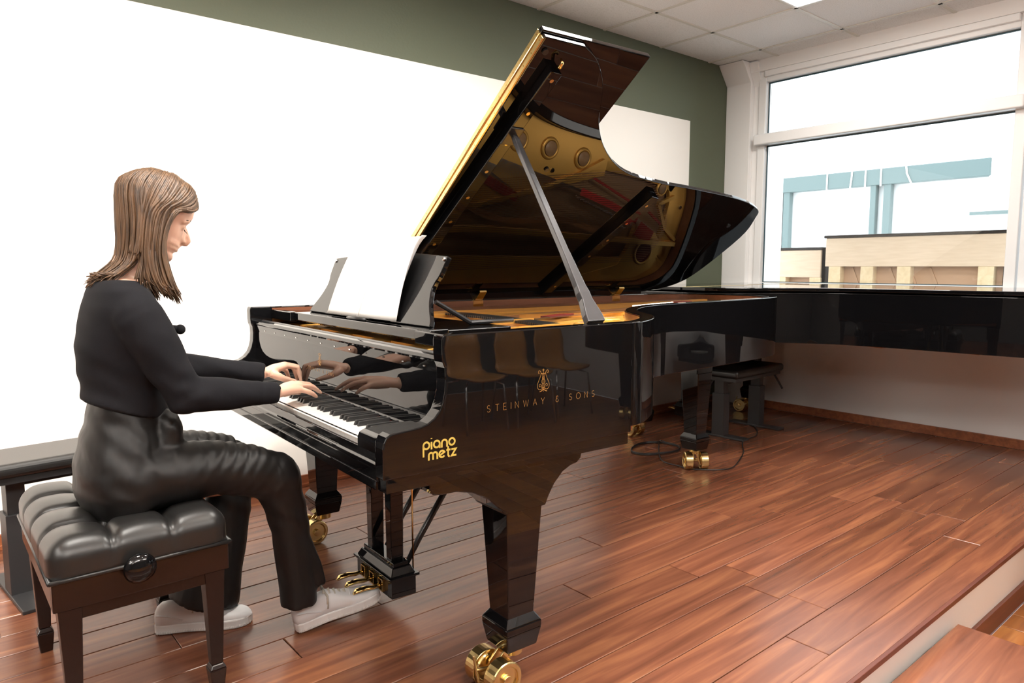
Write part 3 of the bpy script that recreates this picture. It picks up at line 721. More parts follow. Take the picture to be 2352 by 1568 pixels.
    felt(hb, .038, .958); felt([(-.87, 1.95), (-.93, 2.12), (-1.0, 2.32)], .014, .936)
    felt([(-1.09, 2.36), (-1.15, 2.49)], .085, .958); felt([(-1.03, 2.43), (-1.10, 2.56)], .014, .936)
    m.build('felt_strip', M['redfelt'], t)
    m = MB()
    for i in range(34):
        f = i/33; u = -.975-f*.125; v = 1.84+f*.44; m.tube([(u, v, .95), (u-.012, v, .968)], .0045, 5)
    m.build('hitch_pins', M['steel'], t)['kind'] = 'stuff'
    hp = [(-.34, .86), (-.66, .98), (-.93, 1.2), (-1.04, 1.5), (-1.02, 1.85), (-1.06, 2.08), (-1.12, 2.28)]
    hp = [(p.x, p.y) for p in spline([(a, b, 0) for a, b in hp], 4)]
    # bridges, dampers, tuning pins
    m = MB(); bp = [(a-.07, b-.10) for a, b in hp]
    P = offset_path(bp, .03)
    for i in range(len(bp)-1): m.prism([bp[i], bp[i+1], P[i+1], P[i]], 'z', .935, .946)
    m.build('bridge', M['beam'], t)
    m = MB()
    for i in range(66):
        u = -.42-i*.0152; v = .86+.12*math.sin(i/66*2)-.0012*i
        m.box(u-.0045, u+.0045, v-.04, v+.04, .952, .962)
    m.build('damper_heads', M['ebony'], t)['kind'] = 'stuff'
    m = MB()
    for i in range(72):
        for r in range(3):
            u = -.09-i*.0185+r*.004; v = .36+r*.030; m.tube([(u, v, .93), (u, v, .952)], .003, 5)
    m.build('tuning_pins', M['steel'], t)['kind'] = 'stuff'
    m = MB()
    for i in range(9): u = -.08-i*.17; m.tube([(u, .385, .93), (u, .385, .94)], .011, 10)
    for (u, v) in ((-.20, .95), (-.42, 1.12), (-.86, 1.66), (-.72, 2.05), (-.75, 2.35), (-.13, .72), (-1.0, 2.70)): m.tube([(u, v, .925), (u, v, .938)], .012, 10)
    m.build('plate_screw', M['chrome'], pl)

def lid(t, opened):
    LT = .021
    L0 = bpy.data.objects.new('lid', None)
    outline = [(1.447, .747)]+lid_curve+[(0, 2.45), (0, .747)]
    m = MB(); m.prism(outline, 'z', 0, LT)
    lo = m.build('lid', M['black'], t, bevel=.0035, seg=3); lo.location = (HU, 0, HZ)
    lo.rotation_euler = (0, -ALPHA if opened else 0, 0)
    flap = MB()
    if opened: flap.box(.006, 1.455, .744, 1.236, LT+.003, LT+.003+LT)
    else: flap.box(.0, 1.455, .245, .742, 0, LT)
    flap.build('lid_front_flap', M['black'], lo, bevel=.004, seg=3)
    # continuous hinge between lid and front flap
    q = MB()
    if opened:
        q.box(.01, 1.44, .7405, .7465, .001, LT*2+.002)
        o = q.build('continuous_hinge', M['brushed'], lo)
        q = MB(); q.smooth = True; q.tube([(.01, .7392, LT+.0015), (1.44, .7392, LT+.0015)], .0032, 8)
        q.build('hinge_barrel', M['brass'], lo)
        q = MB()
        for i in range(28):
            for zz in (.009, .034): q.tube([(.05+i*.051, .7406, zz), (.05+i*.051, .7396, zz)], .0028, 8)
        q.build('hinge_screws', M['brass'], lo)
    else:
        q.box(.01, 1.44, .7425, .7465, LT-.001, LT+.0012); q.build('continuous_hinge', M['brushed'], lo)
    if opened:
        def rail(a, b, w, h):
            a, b = Vector(a), Vector(b); n = (b-a).normalized(); p = Vector((-n.y, n.x))*w/2
            q = MB(); q.prism([tuple(a+p), tuple(b+p), tuple(b-p), tuple(a-p)], 'z', -h, 0); o = q.build('lid_batten', M['black'], lo, bevel=.003)
            return a, b, p
        a, b, p = rail((.06, .785), (1.352, .842), .052, .034)
        q = MB()
        for i in range(9):
            c = a+(b-a)*(.08+i*.112); q.tube([(c.x, c.y, -.0338), (c.x, c.y, -.0355)], .0075, 14)
        a, b, p = rail((.05, 1.665), (.825, 1.805), .052, .034)
        for i in range(6):
            c = a+(b-a)*(.1+i*.165); q.tube([(c.x, c.y, -.0338), (c.x, c.y, -.0355)], .0075, 14)
        q.build('batten_screws', M['brass'], lo)
        q = MB(); q.tube([(1.399, .777, 0), (1.399, .777, -.006)], .011, 16); q.tube([(.626, 2.594, 0), (.626, 2.594, -.006)], .012, 16); q.tube([(.898, 1.12, 0), (.898, 1.12, -.006)], .010, 16); q.build('rubber_stop', M['satinblack'], lo)
        q = MB(); q.smooth = True; q.tube([(1.36, .842, -.012), (1.375, .842, -.030), (1.39, .842, -.028), (1.392, .842, -.012)], [.005, .007, .006, .004], 10); q.build('lid_hook', M['brass'], lo)
        q = MB(); q.box(1.03, 1.11, .80, .86, -.040, -.034); q.build('prop_cup', M['satinblack'], lo, bevel=.004)
        # prop
        ca, sa = math.cos(ALPHA), math.sin(ALPHA)
        top = Vector((HU+1.075*ca+.034*sa, .835, HZ+1.075*sa-.034*ca-.002)); bot = Vector((-.045, .692, ZT))
        d = top-bot; ln = d.length; q = MB(); V = Vector((0, 1, 0)); q.smooth = False
        side = Vector((0, 1, 0)); nrm = d.cross(side).normalized()
        def sec(f, wy, wn, n=10): c = bot+d*f; return [c+side*a*wy+nrm*b*wn for a, b in ((-1, -1), (1, -1), (1, 1), (-1, 1))]
        def loftsec(secs):
            vs = []; 
            for s in secs: vs += s
            k = len(secs); fs = [(0, 3, 2, 1), ((k-1)*4, (k-1)*4+1, (k-1)*4+2, (k-1)*4+3)]+[(i*4+j, i*4+(j+1) % 4, i*4+4+(j+1) % 4, i*4+4+j) for i in range(k-1) for j in range(4)]
            q.add(vs, fs)
        loftsec([sec(0, .034, .011), sec(.03, .032, .012), sec(.06, .027, .012), sec(.10, .020, .012), (sec(.13, .021, .012)), sec(.16, .018, .011), sec(.30, .014, .011), sec(.34, .013, .0105), sec(.97, .011, .010), sec(1.0, .009, .008)])
        q.build('lid_prop', M['prop'], t, bevel=.003)
        q = MB()
        loftsec([[v_+nrm*(.004) for v_ in sec(.13, .007, .011)], [v_+nrm*.004 for v_ in sec(.345, .006, .011)]])
        q.build('prop_extension', M['prop'], t, bevel=.002)
        q = MB(); q.box(-1.474, -1.469, .76, 2.42, ZT-.001, 1.031); q.build('lid_edge_rail', M['black'], t)  # black strip added to hide the bright rim-top reflection under the lid
        # small lid hinges on the bass side
        for v in (1.255, 2.21):
            q = MB(); uu = -1.512+RIM
            q.box(uu+.001, uu+.0045, v-.030, v+.030, ZT-.036, ZT-.004); q.box(uu-.02, uu+.012, v-.022, v+.022, ZT-.002, ZT+.003)
            q.prism([(uu+.0, ZT), (uu+.016, ZT+.002), (uu+.05, ZT+.036), (uu+.046, ZT+.045), (uu+.02, ZT+.02), (uu-.004, ZT+.012)], 'y', v-.020, v+.020)
            q.build('lid_hinge', M['brass'], t, bevel=.001, seg=1)
    return lo

def music_desk(t):
    z0 = .985
    q = MB(); q.box(-1.240, -.262, .250, .335, .955, z0); q.box(-1.235, -.27, .335, .56, .965, z0-.004)
    q.build('desk_shelf', M['black'], t, bevel=.003)
    q = MB(); q.box(-.262, -RIM-.002, .225, .262, .950, z0+.001); q.box(-.20, -RIM-.002, .262, .62, .955, z0-.006); q.build('desk_rail', M['black'], t, bevel=.003)
    q = MB(); q.box(-1.467, -1.240, .235, .262, .950, z0+.001); q.box(-1.467, -1.29, .262, .62, .955, z0-.006); q.build('desk_rail', M['black'], t, bevel=.003)
    tilt = math.radians(25); cs, sn = math.cos(tilt), math.sin(tilt)
    R = [(0, .455), (.02, .447), (.045, .425), (.075, .403), (.11, .388), (.135, .390), (.150, .398), (.17, .403), (.195, .405), (.218, .408)]
    ed = [(p.y, p.x) for p in spline([(a, b, 0) for a, b in R], 3)]
    c0 = -.772
    topc = [(.404, .224), (.2, .236), (0, .240), (-.2, .236), (-.404, .224)]
    pl = [(c0+a, b) for a, b in ed]+[(c0+a, b) for a, b in topc]+[(c0-a, b) for a, b in ed[::-1]]
    q = MB(); q.prism(pl, 'y', 0, .016); o = q.build('music_desk', M['black'], t, bevel=.003)
    o.location = (0, .305, .988); o.rotation_euler = (-tilt, 0, 0)
    q = MB(); q.smooth = True
    for sg in (-1, 1): q.tube([(c0+sg*.393, -.004, .212), (c0+sg*.393, .002, .212)], .0065, 14)
    q.build('desk_knob', M['chrome'], o)
    for sg in (-1, 1):
        q = MB(); a = Vector((c0+sg*.41, .305+.075*sn+.016, .988+.075*cs)); b = Vector((c0+sg*.41, .475, .990))
        q.tube([a, b, b+Vector((0, .16, 0))], [.007, .008, .007], 8); q.build('desk_strut', M['satinblack'], t)
    return tilt

TH = -.0526
pA = thing('grand_piano', 'open black concert grand piano the woman plays, lid raised on its prop', 'piano', (-4.578, -2.133, 0), TH-PI/2)
inn = grand_piano(pA, True); keyboard(pA); interior(pA, inn); lid(pA, True); tilt = music_desk(pA)
pC = thing('grand_piano', 'third black grand piano on the lower floor, mirrored in the open piano', 'piano', (-1.75, -3.02, LOW), PI)
grand_piano(pC, False); lid(pC, False); keyboard(pC)
pB = thing('grand_piano', 'second black grand piano with closed lid along the window wall', 'piano', (-1.712, -.02, 0), PI)
grand_piano(pB, False); lid(pB, False)
q = MB(); q.box(-1.467, -RIM, .17, .24, .67, .99); q.build('fallboard', M['black'], pB)
q = MB(); q.smooth = True; q.tube([(-.30, .50, .66), (-.302, .50, .56), (-.30, .50, .49)], .003, 8); q.tube([(-.30, .50, .49), (-.30, .50, .43)], .010, 10); q.tube([(-.52, .46, .66), (-.525, .46, .58)], .003, 8); q.tube([(-.525, .46, .58), (-.525, .46, .52)], .012, 10)
q.build('hanging_plug', M['cable'], pB)

# sheet music on the desk (world frame through the piano's own frame)
MW = Matrix.Translation((-4.578, -2.133, 0)) @ Matrix.Rotation(TH-PI/2, 4, 'Z')
def sheet(u0, u1, h, lift, curl, name, label, skew=0):
    q = MB(); q.smooth = True; n, k = 14, 16; vs = []
    cs, sn = math.cos(tilt), math.sin(tilt)
    for j in range(k+1):
        hh = h*j/k
        for i in range(n+1):
            a = i/n; u = u0+(u1-u0)*a + skew*(j/k)
            bulge = lift + .006*math.sin(PI*a)
            over = max(0, hh-.24); bend = over*over*3.0*curl - .008*math.sin(PI*j/k)
            cr = (0 if u0 < -.9 else curl)*max(0, a-.85)**2*1.8*(j/k)
            v = .303+hh*sn-bulge*cs + bend - cr; z = .990+hh*cs - bend*.5 + .002
            vs.append(MW @ Vector((u, v, z)))
    fs = [(j*(n+1)+i, j*(n+1)+i+1, (j+1)*(n+1)+i+1, (j+1)*(n+1)+i) for j in range(k) for i in range(n)]
    q.add(vs, fs); o = q.build(name, M['paper']); o.modifiers.new('t', 'SOLIDIFY').thickness = .0006
    return tag(o, label, 'sheet music')
sheet(-.782, -.508, .296, .004, 1, 'sheet_music', 'white score page at the right on the music desk', .0)
sheet(-1.040, -.7825, .300, .0045, 1, 'sheet_music', 'white score page at the left on the music desk')
q = MB(); q.smooth = True
P0 = MW @ Vector((-.80, .268, .990)); P1 = MW @ Vector((-.645, .262, .990))
q.tube([P0, P0+(P1-P0)*.1, P1], [.0015, .005, .005], 8); tag(q.build('pencil', M['satinblack']), 'dark pencil lying on the shelf below the sheet music', 'pencil')

# ------------------------------------------------------------------ tufted piano stool under the woman
SX0, SX1, SY0, SY1 = -5.175, -4.768, -1.612, -1.010
stool = thing('piano_stool', 'tufted black leather piano stool with dark wooden frame the woman sits on', 'stool', ((SX0+SX1)/2, (SY0+SY1)/2, 0))
hx, hy = (SX1-SX0)/2, (SY1-SY0)/2
def cushion():
    n = 64; zc, hz = .463, .043; r = .042; vs = []; idx = {}; fs = []
    nxg, nyg, nzg = 48, 66, 12
    def key(p): return (round(p[0], 5), round(p[1], 5), round(p[2], 5))
    def add(p):
        k = key(p)
        if k not in idx: idx[k] = len(vs); vs.append(p)
        return idx[k]
    def face(f, na, nb):
        for i in range(na):
            for j in range(nb):
                fs.append(tuple(add(f(a, b)) for a, b in ((i/na, j/nb), ((i+1)/na, j/nb), ((i+1)/na, (j+1)/nb), (i/na, (j+1)/nb))))
    face(lambda a, b: (-1+2*a, -1+2*b, 1), nxg, nyg); face(lambda a, b: (-1+2*b, -1+2*a, -1), nyg, nxg)
    face(lambda a, b: (-1+2*a, -1, -1+2*b), nxg, nzg); face(lambda a, b: (1-2*a, 1, -1+2*b), nxg, nzg)
    face(lambda a, b: (1, -1+2*a, -1+2*b), nyg, nzg); face(lambda a, b: (-1, 1-2*a, -1+2*b), nyg, nzg)
    out = []
    for x, y, z in vs:
        X, Y, Z = x*hx, y*hy, z*hz
        if z > -.99:
            cx, cy, cz = max(-hx+r, min(hx-r, X)), max(-hy+r, min(hy-r, Y)), min(hz-r, Z)
            d = Vector((X-cx, Y-cy, max(0, Z-cz)))
            if d.length > 1e-6:
                d = d.normalized(); X, Y, Z = cx+d.x*r, cy+d.y*r, (cz+d.z*r if Z > cz else Z)
            nn = d if d.length > .5 else Vector((0, 0, 1))
            gx = [-hx/3, hx/3]; gy = [-hy/2, 0, hy/2]
            dx = min(abs(X-g_) for g_ in gx); dy = min(abs(Y-g_) for g_ in gy)
            dr = math.hypot(dx, dy)
            top = max(0, nn.z); low_ = min(1, (Z+hz)/(2*hz))
            dep = .010*math.exp(-(dx/.010)**2)*low_ + .010*math.exp(-(dy/.010)**2)*low_
            dep += .020*math.exp(-(dr/.026)**2)*top
            # pillow between the seams
            px = (X+hx)/(2*hx)*3 % 1; py = (Y+hy)/(2*hy)*4 % 1
            puff = .014*(math.sin(PI*px)*math.sin(PI*py))**.6 if 0 < px < 1 and 0 < py < 1 else 0
            out.append((X-nn.x*dep+nn.x*.006, Y-nn.y*dep+nn.y*.006, zc+Z+(puff-dep)*max(nn.z, .0)+0))
        else: out.append((X, Y, zc+Z))
    m = MB(); m.smooth = True; m.add(out, fs); return m
cs_ = cushion().build('cushion', M['leather'], stool)
m = MB(); m.smooth = True
for gx in (-hx/3, hx/3):
    for gy in (-hy/2, 0, hy/2): m.ball((gx, gy, .478), (.010, .010, .005), 6)
m.build('cushion_button', M['leather'], cs_)
m = MB(); m.smooth = True
rp = [(-hx-.004, -hy-.004, .421), (hx+.004, -hy-.004, .421), (hx+.004, hy+.004, .421), (-hx-.004, hy+.004, .421)]
for i in range(4): m.tube([rp[i], rp[(i+1) % 4]], .0055, 8)
m.build('piping', M['leather'], stool)
m = MB(); m.box(-hx, hx, -hy, -hy+.022, .345, .418); m.box(-hx, hx, hy-.022, hy, .345, .418); m.box(-hx, -hx+.022, -hy+.022, hy-.022, .345, .418); m.box(hx-.022, hx, -hy+.022, hy-.022, .345, .418)
m.build('seat_rail', M['darkwood'], stool, bevel=.003)
m = MB(); a = .012
m.box(-hx+a+.04, hx-a-.04, -hy+a, -hy+a+.02, .312, .345); m.box(-hx+a+.04, hx-a-.04, hy-a-.02, hy-a, .312, .345); m.box(-hx+a, -hx+a+.02, -hy+.05, hy-.05, .312, .345); m.box(hx-a-.02, hx-a, -hy+.05, hy-.05, .312, .345)
m.build('apron', M['darkwood'], stool, bevel=.002)
for sx in (-1, 1):
    for sy in (-1, 1):
        x, y = sx*(hx-.036), sy*(hy-.034)
        m = MB(); m.frustum((x-sx*0, y, .075), (.0155, .0155), (x, y, .345), (.026, .026)); m.frustum((x, y, .062), (.022, .022), (x, y, .075), (.0155, .0155)); m.frustum((x, y, 0), (.016, .016), (x, y, .062), (.022, .022))
        m.build('leg', [M['darkwood']], stool, bevel=.003)
m = MB(); m.smooth = True
mt = Matrix.Translation((-.02, -hy-.022, .418)) @ Matrix.Rotation(PI/2, 4, 'X')
m.lathe([(.006, -.02), (.012, -.01), (.030, -.004), (.037, .004), (.038, .010), (.034, .018), (.024, .024), (.010, .028), (.001, .0285)], 32, mt); m.build('height_knob', M['black'], stool)

# ------------------------------------------------------------------ two plain adjustable benches
def bench(name, label, cx, cy, L_, W_, z0, z1, legx, rz, foot=.40, lever=False):
    t = thing(name, label, 'bench', (cx, cy, 0), rz)
    q = MB(); q.box(-L_/2, L_/2, -W_/2, W_/2, z0, z1); q.build('cushion', M['leather'], t, bevel=.022, seg=5)
    q = MB(); q.box(-L_/2+.02, L_/2-.02, -W_/2+.02, W_/2-.02, z0-.022, z0); q.build('seat_frame', M['metalblk'], t)
    for x in legx:
        q = MB(); q.box(x-.028, x+.028, -.035, .035, .2, z0-.02); q.box(x-.036, x+.036, -.045, .045, .012, .30); q.build('leg', M['metalblk'], t, bevel=.002)
        q = MB(); q.box(x-.04, x+.04, -foot/2, foot/2, 0, .014); q.build('foot_plate', M['metalblk'], t, bevel=.003)
    q = MB(); q.box(min(legx), max(legx), -.012, .012, z0-.06, z0-.03); q.build('cross_bar', M['metalblk'], t)
    if lever:
        q = MB(); q.tube([(L_/2-.1, -W_/2+.03, z0-.01), (L_/2-.06, -W_/2-.02, z0-.12)], .007, 8); q.build('lever', M['metalblk'], t)
    return t
bench('piano_bench', 'plain black padded bench by the white wall behind the woman', -4.905, -.50, .68, .285, .452, .502, (-.25, .24), .12, foot=.42)
bench('piano_bench', 'black padded bench tucked under the closed grand piano', -.955, -.76, .64, .33, .415, .470, (-.24, .24), .04, foot=.40, lever=True)

# ------------------------------------------------------------------ cable on the floor
pts = []
c0 = Vector((-1.83, -.715))
for i in range(64):
    a = i/63*2*PI*3.0+.6; r = .165+.012*math.sin(i*.9); 
    pts.append((c0.x+.10*0+r*1.05*math.cos(a), c0.y+r*.80*math.sin(a), .004+.004*(i/63*3)))
pts += [(-2.0, -.90, .005), (-2.03, -1.05, .004), (-2.03, -1.13, .004), (-1.942, -1.235, .004), (-1.835, -1.275, .004), (-1.672, -1.22, .004), (-1.473, -1.127, .004), (-1.33, -1.03, .004), (-1.19, -.957, .004), (-1.0, -.93, .004), (-.82, -.816, .004), (-.74, -.70, .004), (-.70, -.3, .004)]
q = MB(); q.smooth = True; q.tube(spline(pts, 4), .0038, 7); tag(q.build('cable', M['cable']), 'thin black cable coiled on the floor between the two grand pianos', 'cable')

# ------------------------------------------------------------------ the woman
person = thing('person', 'woman with long brown hair in black top and satin trousers playing the piano', 'person', (-4.96, -1.34, 0))
PO = Vector((-4.96, -1.34, 0))
def V3(*a): return Vector(a)-PO
H = Vector((-4.854, -1.345, 1.298)); HP = math.radians(22); HYAW = math.radians(-4); HS = 1.05
HM = Matrix.Translation(H-PO) @ Matrix.Rotation(HYAW, 4, 'Z') @ Matrix.Rotation(HP, 4, 'Y') @ Matrix.Diagonal((HS, HS, HS, 1))
FRONT = [(-.113, .052), (-.108, .066), (-.100, .078), (-.090, .085), (-.080, .0845), (-.074, .080), (-.068, .083), (-.061, .0885), (-.0565, .0855), (-.051, .090), (-.044, .088), (-.037, .086), (-.025, .087), (-.010, .085), (.002, .083), (.010, .086), (.020, .093), (.035, .096), (.055, .094), (.078, .080), (.098, .055), (.112, .02)]
BACK = [(-.113, -.01), (-.10, -.030), (-.085, -.042), (-.06, -.052), (-.03, -.066), (0, -.077), (.03, -.083), (.06, -.080), (.085, -.064), (.10, -.042), (.112, -.018)]
WID = [(-.113, .020), (-.105, .034), (-.09, .047), (-.07, .056), (-.05, .062), (-.02, .068), (.01, .073), (.04, .075), (.065, .070), (.085, .058), (.10, .040), (.112, .018)]
def itp(T, h):
    if h <= T[0][0]: return T[0][1]
    for (a, b), (c, d) in zip(T, T[1:]):
        if h <= c: return b+(d-b)*(h-a)/(c-a)
    return T[-1][1]
body = MB(); body.smooth = True
hs = sorted(set([a for a, b in FRONT]+[a for a, b in BACK]+[a for a, b in WID]+[.118]))
vs = []; n = 40
for h in hs:
    hh = min(h, .112); f, b, w = itp(FRONT, hh), itp(BACK, hh), itp(WID, hh)
    if h > .112: f, b, w = .008, -.008, .008
    cxm = (f+b)/2 if False else .0
    for j in range(n):
        a = 2*PI*j/n; ca, sa = math.cos(a), math.sin(a)
        e = .82 if ca > 0 else .92
        x = (abs(ca)**e)*(f if ca > 0 else -b)*(1 if ca > 0 else -1); y_ = (abs(sa)**.88)*w*(1 if sa > 0 else -1)
        if h > .112: x = ca*.008+.0
        vs.append(HM @ Vector((x, y_, h)))
k = len(hs)
body.add(vs, [(i*n+j, i*n+(j+1) % n, (i+1)*n+(j+1) % n, (i+1)*n+j) for i in range(k-1) for j in range(n)]+[tuple(range(n))[::-1], tuple((k-1)*n+j for j in range(n))])
def hp_(f, s, h): return HM @ Vector((f, s, h))
# nose, brow, eyelids, lips, ears, cheek
body.tube([hp_(.078, 0, .010), hp_(.090, 0, -.002), hp_(.100, 0, -.016), hp_(.1065, 0, -.026), hp_(.104, 0, -.034), hp_(.090, 0, -.040)], [.007, .0072, .0080, .0088, .0082, .006], 12)
for s in (-1, 1):
    body.tube([hp_(.080, s*.004, .006), hp_(.082, s*.007, -.010), hp_(.084, s*.009, -.026), hp_(.082, s*.008, -.038)], [.009, .010, .0115, .009], 10)
    body.ball(hp_(.0925, s*.0095, -.0325), .0062*HS, 8)
    body.ball(hp_(.069, s*.032, .000), (.0135, .0150, .0105), 10)
    body.tube([hp_(.083, s*.014, .018), hp_(.080, s*.034, .019), hp_(.066, s*.052, .012)], [.007, .008, .006], 8)
    body.tube([hp_(-.004, s*.070, .012), hp_(-.016, s*.078, .018), hp_(-.024, s*.080, .0), hp_(-.016, s*.074, -.022), hp_(-.004, s*.069, -.028)], [.006, .008, .009, .008, .005], 8)
body.tube([hp_(.078, -.022, -.0515), hp_(.0865, -.008, -.0495), hp_(.0885, 0, -.050), hp_(.0865, .008, -.0495), hp_(.078, .022, -.0515)], [.003, .0055, .0055, .0055, .003], 8)
body.tube([hp_(.077, -.020, -.058), hp_(.0855, -.006, -.0615), hp_(.0855, .006, -.0615), hp_(.077, .020, -.058)], [.003, .006, .006, .003], 8)
# neck and torso
body.tube([V3(-4.87, -1.345, 1.27), V3(-4.885, -1.345, 1.21), V3(-4.915, -1.345, 1.15), V3(-4.935, -1.345, 1.10)], [.046, .047, .048, .060], 18)
body.tube([V3(-4.945, -1.345, 1.13), V3(-4.945, -1.345, 1.095), V3(-4.943, -1.345, 1.05), V3(-4.94, -1.345, .94), V3(-4.94, -1.345, .80), V3(-4.945, -1.35, .70), V3(-4.955, -1.35, .60), V3(-4.955, -1.35, .54)],
          [(.045, .065), (.056, .135), (.074, .150), (.090, .130), (.075, .105), (.082, .12), (.085, .14), (.07, .12)], 28, flat=((1, 0, 0), 1))
# arms
RS, RE, RW = V3(-4.935, -1.505, 1.03), V3(-4.838, -1.535, .818), V3(-4.572, -1.500, .790)
LS, LE, LW = V3(-4.930, -1.185, 1.03), V3(-4.775, -1.130, .845), V3(-4.502, -1.216, .808)
for S_, E_, W_ in ((RS, RE, RW), (LS, LE, LW)):
    body.tube([S_, S_.lerp(E_, .5), E_, E_.lerp(W_, .35), W_.lerp(E_, .12), W_], [.045, .038, .034, .034, .022, (.017, .022)] if False else [.045, .038, .034, .034, .023, .021], 16)
# hands
def hand(W_, kn, tips, mids, th, rf=.0078, up_=Vector((0, 0, 1))):
    cen = sum(kn, Vector())/4
    # palm: hull-like fan of tubes
    for kk in kn:
        body.tube([W_, W_.lerp(kk, .5)+Vector((0, 0, .003)), kk], [.0165, .0150, .0112], 12)
    for a, b in zip(kn, kn[1:]):
        body.tube([W_.lerp(a, .55), a.lerp(b, .5)*1.0], [.012, .0095], 10)
    for kk, mm, tt in zip(kn, mids, tips):
        m2 = mm.lerp(tt, .52)+Vector((0, 0, .002))
        body.tube([kk, kk.lerp(mm, .5)+Vector((0, 0, .0008)), mm, m2, tt], [rf*1.18, rf*1.08, rf*1.08, rf*.94, rf*.72], 12); body.ball(tt, rf*.74, 6)
    body.tube(th, [.015, .0135, .0108, .0092, .0072], 12); body.ball(th[-1], .0074, 6)
kR = [V3(-4.487, -1.408, .795), V3(-4.477, -1.430, .797), V3(-4.480, -1.452, .793), V3(-4.493, -1.472, .786)]
tR = [V3(-4.413, -1.372, .762), V3(-4.398, -1.397, .7615), V3(-4.405, -1.428, .7605), V3(-4.440, -1.472, .758)]
mR = [V3(-4.452, -1.388, .789), V3(-4.438, -1.412, .789), V3(-4.443, -1.440, .786), V3(-4.465, -1.474, .776)]
thR = [V3(-4.545, -1.482, .786), V3(-4.520, -1.445, .778), V3(-4.497, -1.412, .772), V3(-4.474, -1.392, .766), V3(-4.455, -1.380, .760)]
hand(RW, kR, tR, mR, thR)
kL = [V3(-4.420, -1.196, .822), V3(-4.413, -1.175, .825), V3(-4.417, -1.153, .820), V3(-4.428, -1.134, .811)]
mL = [V3(-4.378, -1.190, .812), V3(-4.368, -1.168, .813), V3(-4.374, -1.146, .808), V3(-4.393, -1.126, .798)]
tL = [V3(-4.366, -1.190, .764), V3(-4.352, -1.167, .763), V3(-4.360, -1.145, .762), V3(-4.378, -1.120, .761)]
thL = [V3(-4.480, -1.222, .805), V3(-4.460, -1.228, .794), V3(-4.440, -1.226, .784), V3(-4.420, -1.221, .777), V3(-4.398, -1.214, .770)]
hand(LW, kL, tL, mL, thL)
# legs and feet
RH, RK, RA = V3(-4.955, -1.435, .575), V3(-4.560, -1.470, .535), V3(-4.488, -1.432, .10)
LH, LK, LA = V3(-4.955, -1.265, .575), V3(-4.590, -1.190, .530), V3(-4.775, -1.165, .10)
LA = V3(-4.762, -1.165, .10)
for H_, K_, A_ in ((RH, RK, RA), (LH, LK, LA)):
    body.tube([H_, H_.lerp(K_, .3), H_.lerp(K_, .75), K_], [.066, .056, .046, .044], 20); body.ball(K_, .045, 10)
    body.tube([K_, K_.lerp(A_, .3), K_.lerp(A_, .8), A_], [.044, .042, .030, .028], 18)
RTOE = V3(-4.275, -1.478, .085); LTOE = V3(-4.625, -1.250, .03)
for A_, T_ in ((RA, RTOE), (LA, LTOE)): body.tube([A_+Vector((-.02, 0, 0)), A_+Vector((0, 0, -.03)), A_.lerp(T_, .6)+Vector((0, 0, -.02)), T_], [.022, .024, .018, .012], 14)
bo = body.build('body', [M['skin']], person); remesh(bo, .0034, 3)
# closed eyelashes, brows, lips tint, nails
q = MB(); q.smooth = True
for s in (-1, 1):
    q.tube([hp_(.0835, s*.022, -.0045), hp_(.0862, s*.032, -.0085), hp_(.079, s*.045, -.0055)], [.0008, .0014, .0010], 6)
    q.tube([hp_(.0888, s*.030, -.0085), hp_(.0930, s*.033, -.0125)], [.0012, .0004], 5)
    q.tube([hp_(.0885, s*.014, .0215), hp_(.0880, s*.030, .0250), hp_(.076, s*.050, .0195)], [.0014, .0018, .0010], 6)
q.build('eyelashes', M['lash'], person)
q = MB(); q.smooth = True
for tt, mm in list(zip(tR, mR))+list(zip(tL, mL)):
    d = (tt-mm).normalized(); q.ball(tt+Vector((0, 0, .0042))-d*.004, (.0042, .0042, .0022), 6)
d = (thL[-1]-thL[-2]).normalized(); q.tube([thL[-1]+Vector((-.012, -.0045, .003)), thL[-1]+Vector((.002, -.0045, .002))], [.0042, .0045], 8)
q.build('fingernails', M['nail'], person)
# sweater
q = MB(); q.smooth = True
q.tube([V3(-4.948, -1.345, 1.122), V3(-4.948, -1.345, 1.098), V3(-4.946, -1.345, 1.055), V3(-4.943, -1.345, .95), V3(-4.943, -1.345, .86), V3(-4.942, -1.348, .815), V3(-4.950, -1.35, .775), V3(-4.953, -1.35, .767)],
       [(.056, .110), (.072, .158), (.090, .180), (.114, .163), (.109, .145), (.105, .141), (.106, .144), (.105, .143)], 36, flat=((1, 0, 0), 1))
q.ball(V3(-4.955, -1.345, .99), (.092, .155, .11), 14)
for S_, E_, W_, g_ in ((RS, RE, RW, .020), (LS, LE, LW, .018)):
    d = (W_-E_).normalized(); cuff = W_-d*(.002)
    sg_ = -1 if S_.y < 0 else 1
    q.tube([V3(-4.946, -1.345, 1.075), S_+Vector((-.002, -sg_*.045, .022)), S_+Vector((0, -sg_*.012, .002)), S_.lerp(E_, .25)], [.055, .060, .062, .060], 20)
    q.tube([S_+Vector((.0, -sg_*.008, .0)), S_.lerp(E_, .3), S_.lerp(E_, .7), E_+Vector((-.0, 0, -.004))], [.064, .062, .054, .047], 20)
    q.tube([S_.lerp(E_, .8), E_+Vector((-.004, 0, -.006)), E_.lerp(W_, .12), E_.lerp(W_, .45), E_.lerp(W_, .72), E_.lerp(W_, .76), E_.lerp(W_, .80), cuff], [.046, .049, .048, .044, .0365, .039, .034, .0315], 20)
    q.ball(E_+Vector((-.002, 0, -.006)), .048, 12)
so = q.build('sweater', M['knit'], person); remesh(so, .0062, 14)
def ruffle(o, fn):
    me = o.data; co = [v.co.copy() for v in me.vertices]; nr = [v.normal.copy() for v in me.vertices]
    for v, c, nn in zip(me.vertices, co, nr): v.co = c+nn*fn(c, nn)
    me.update()
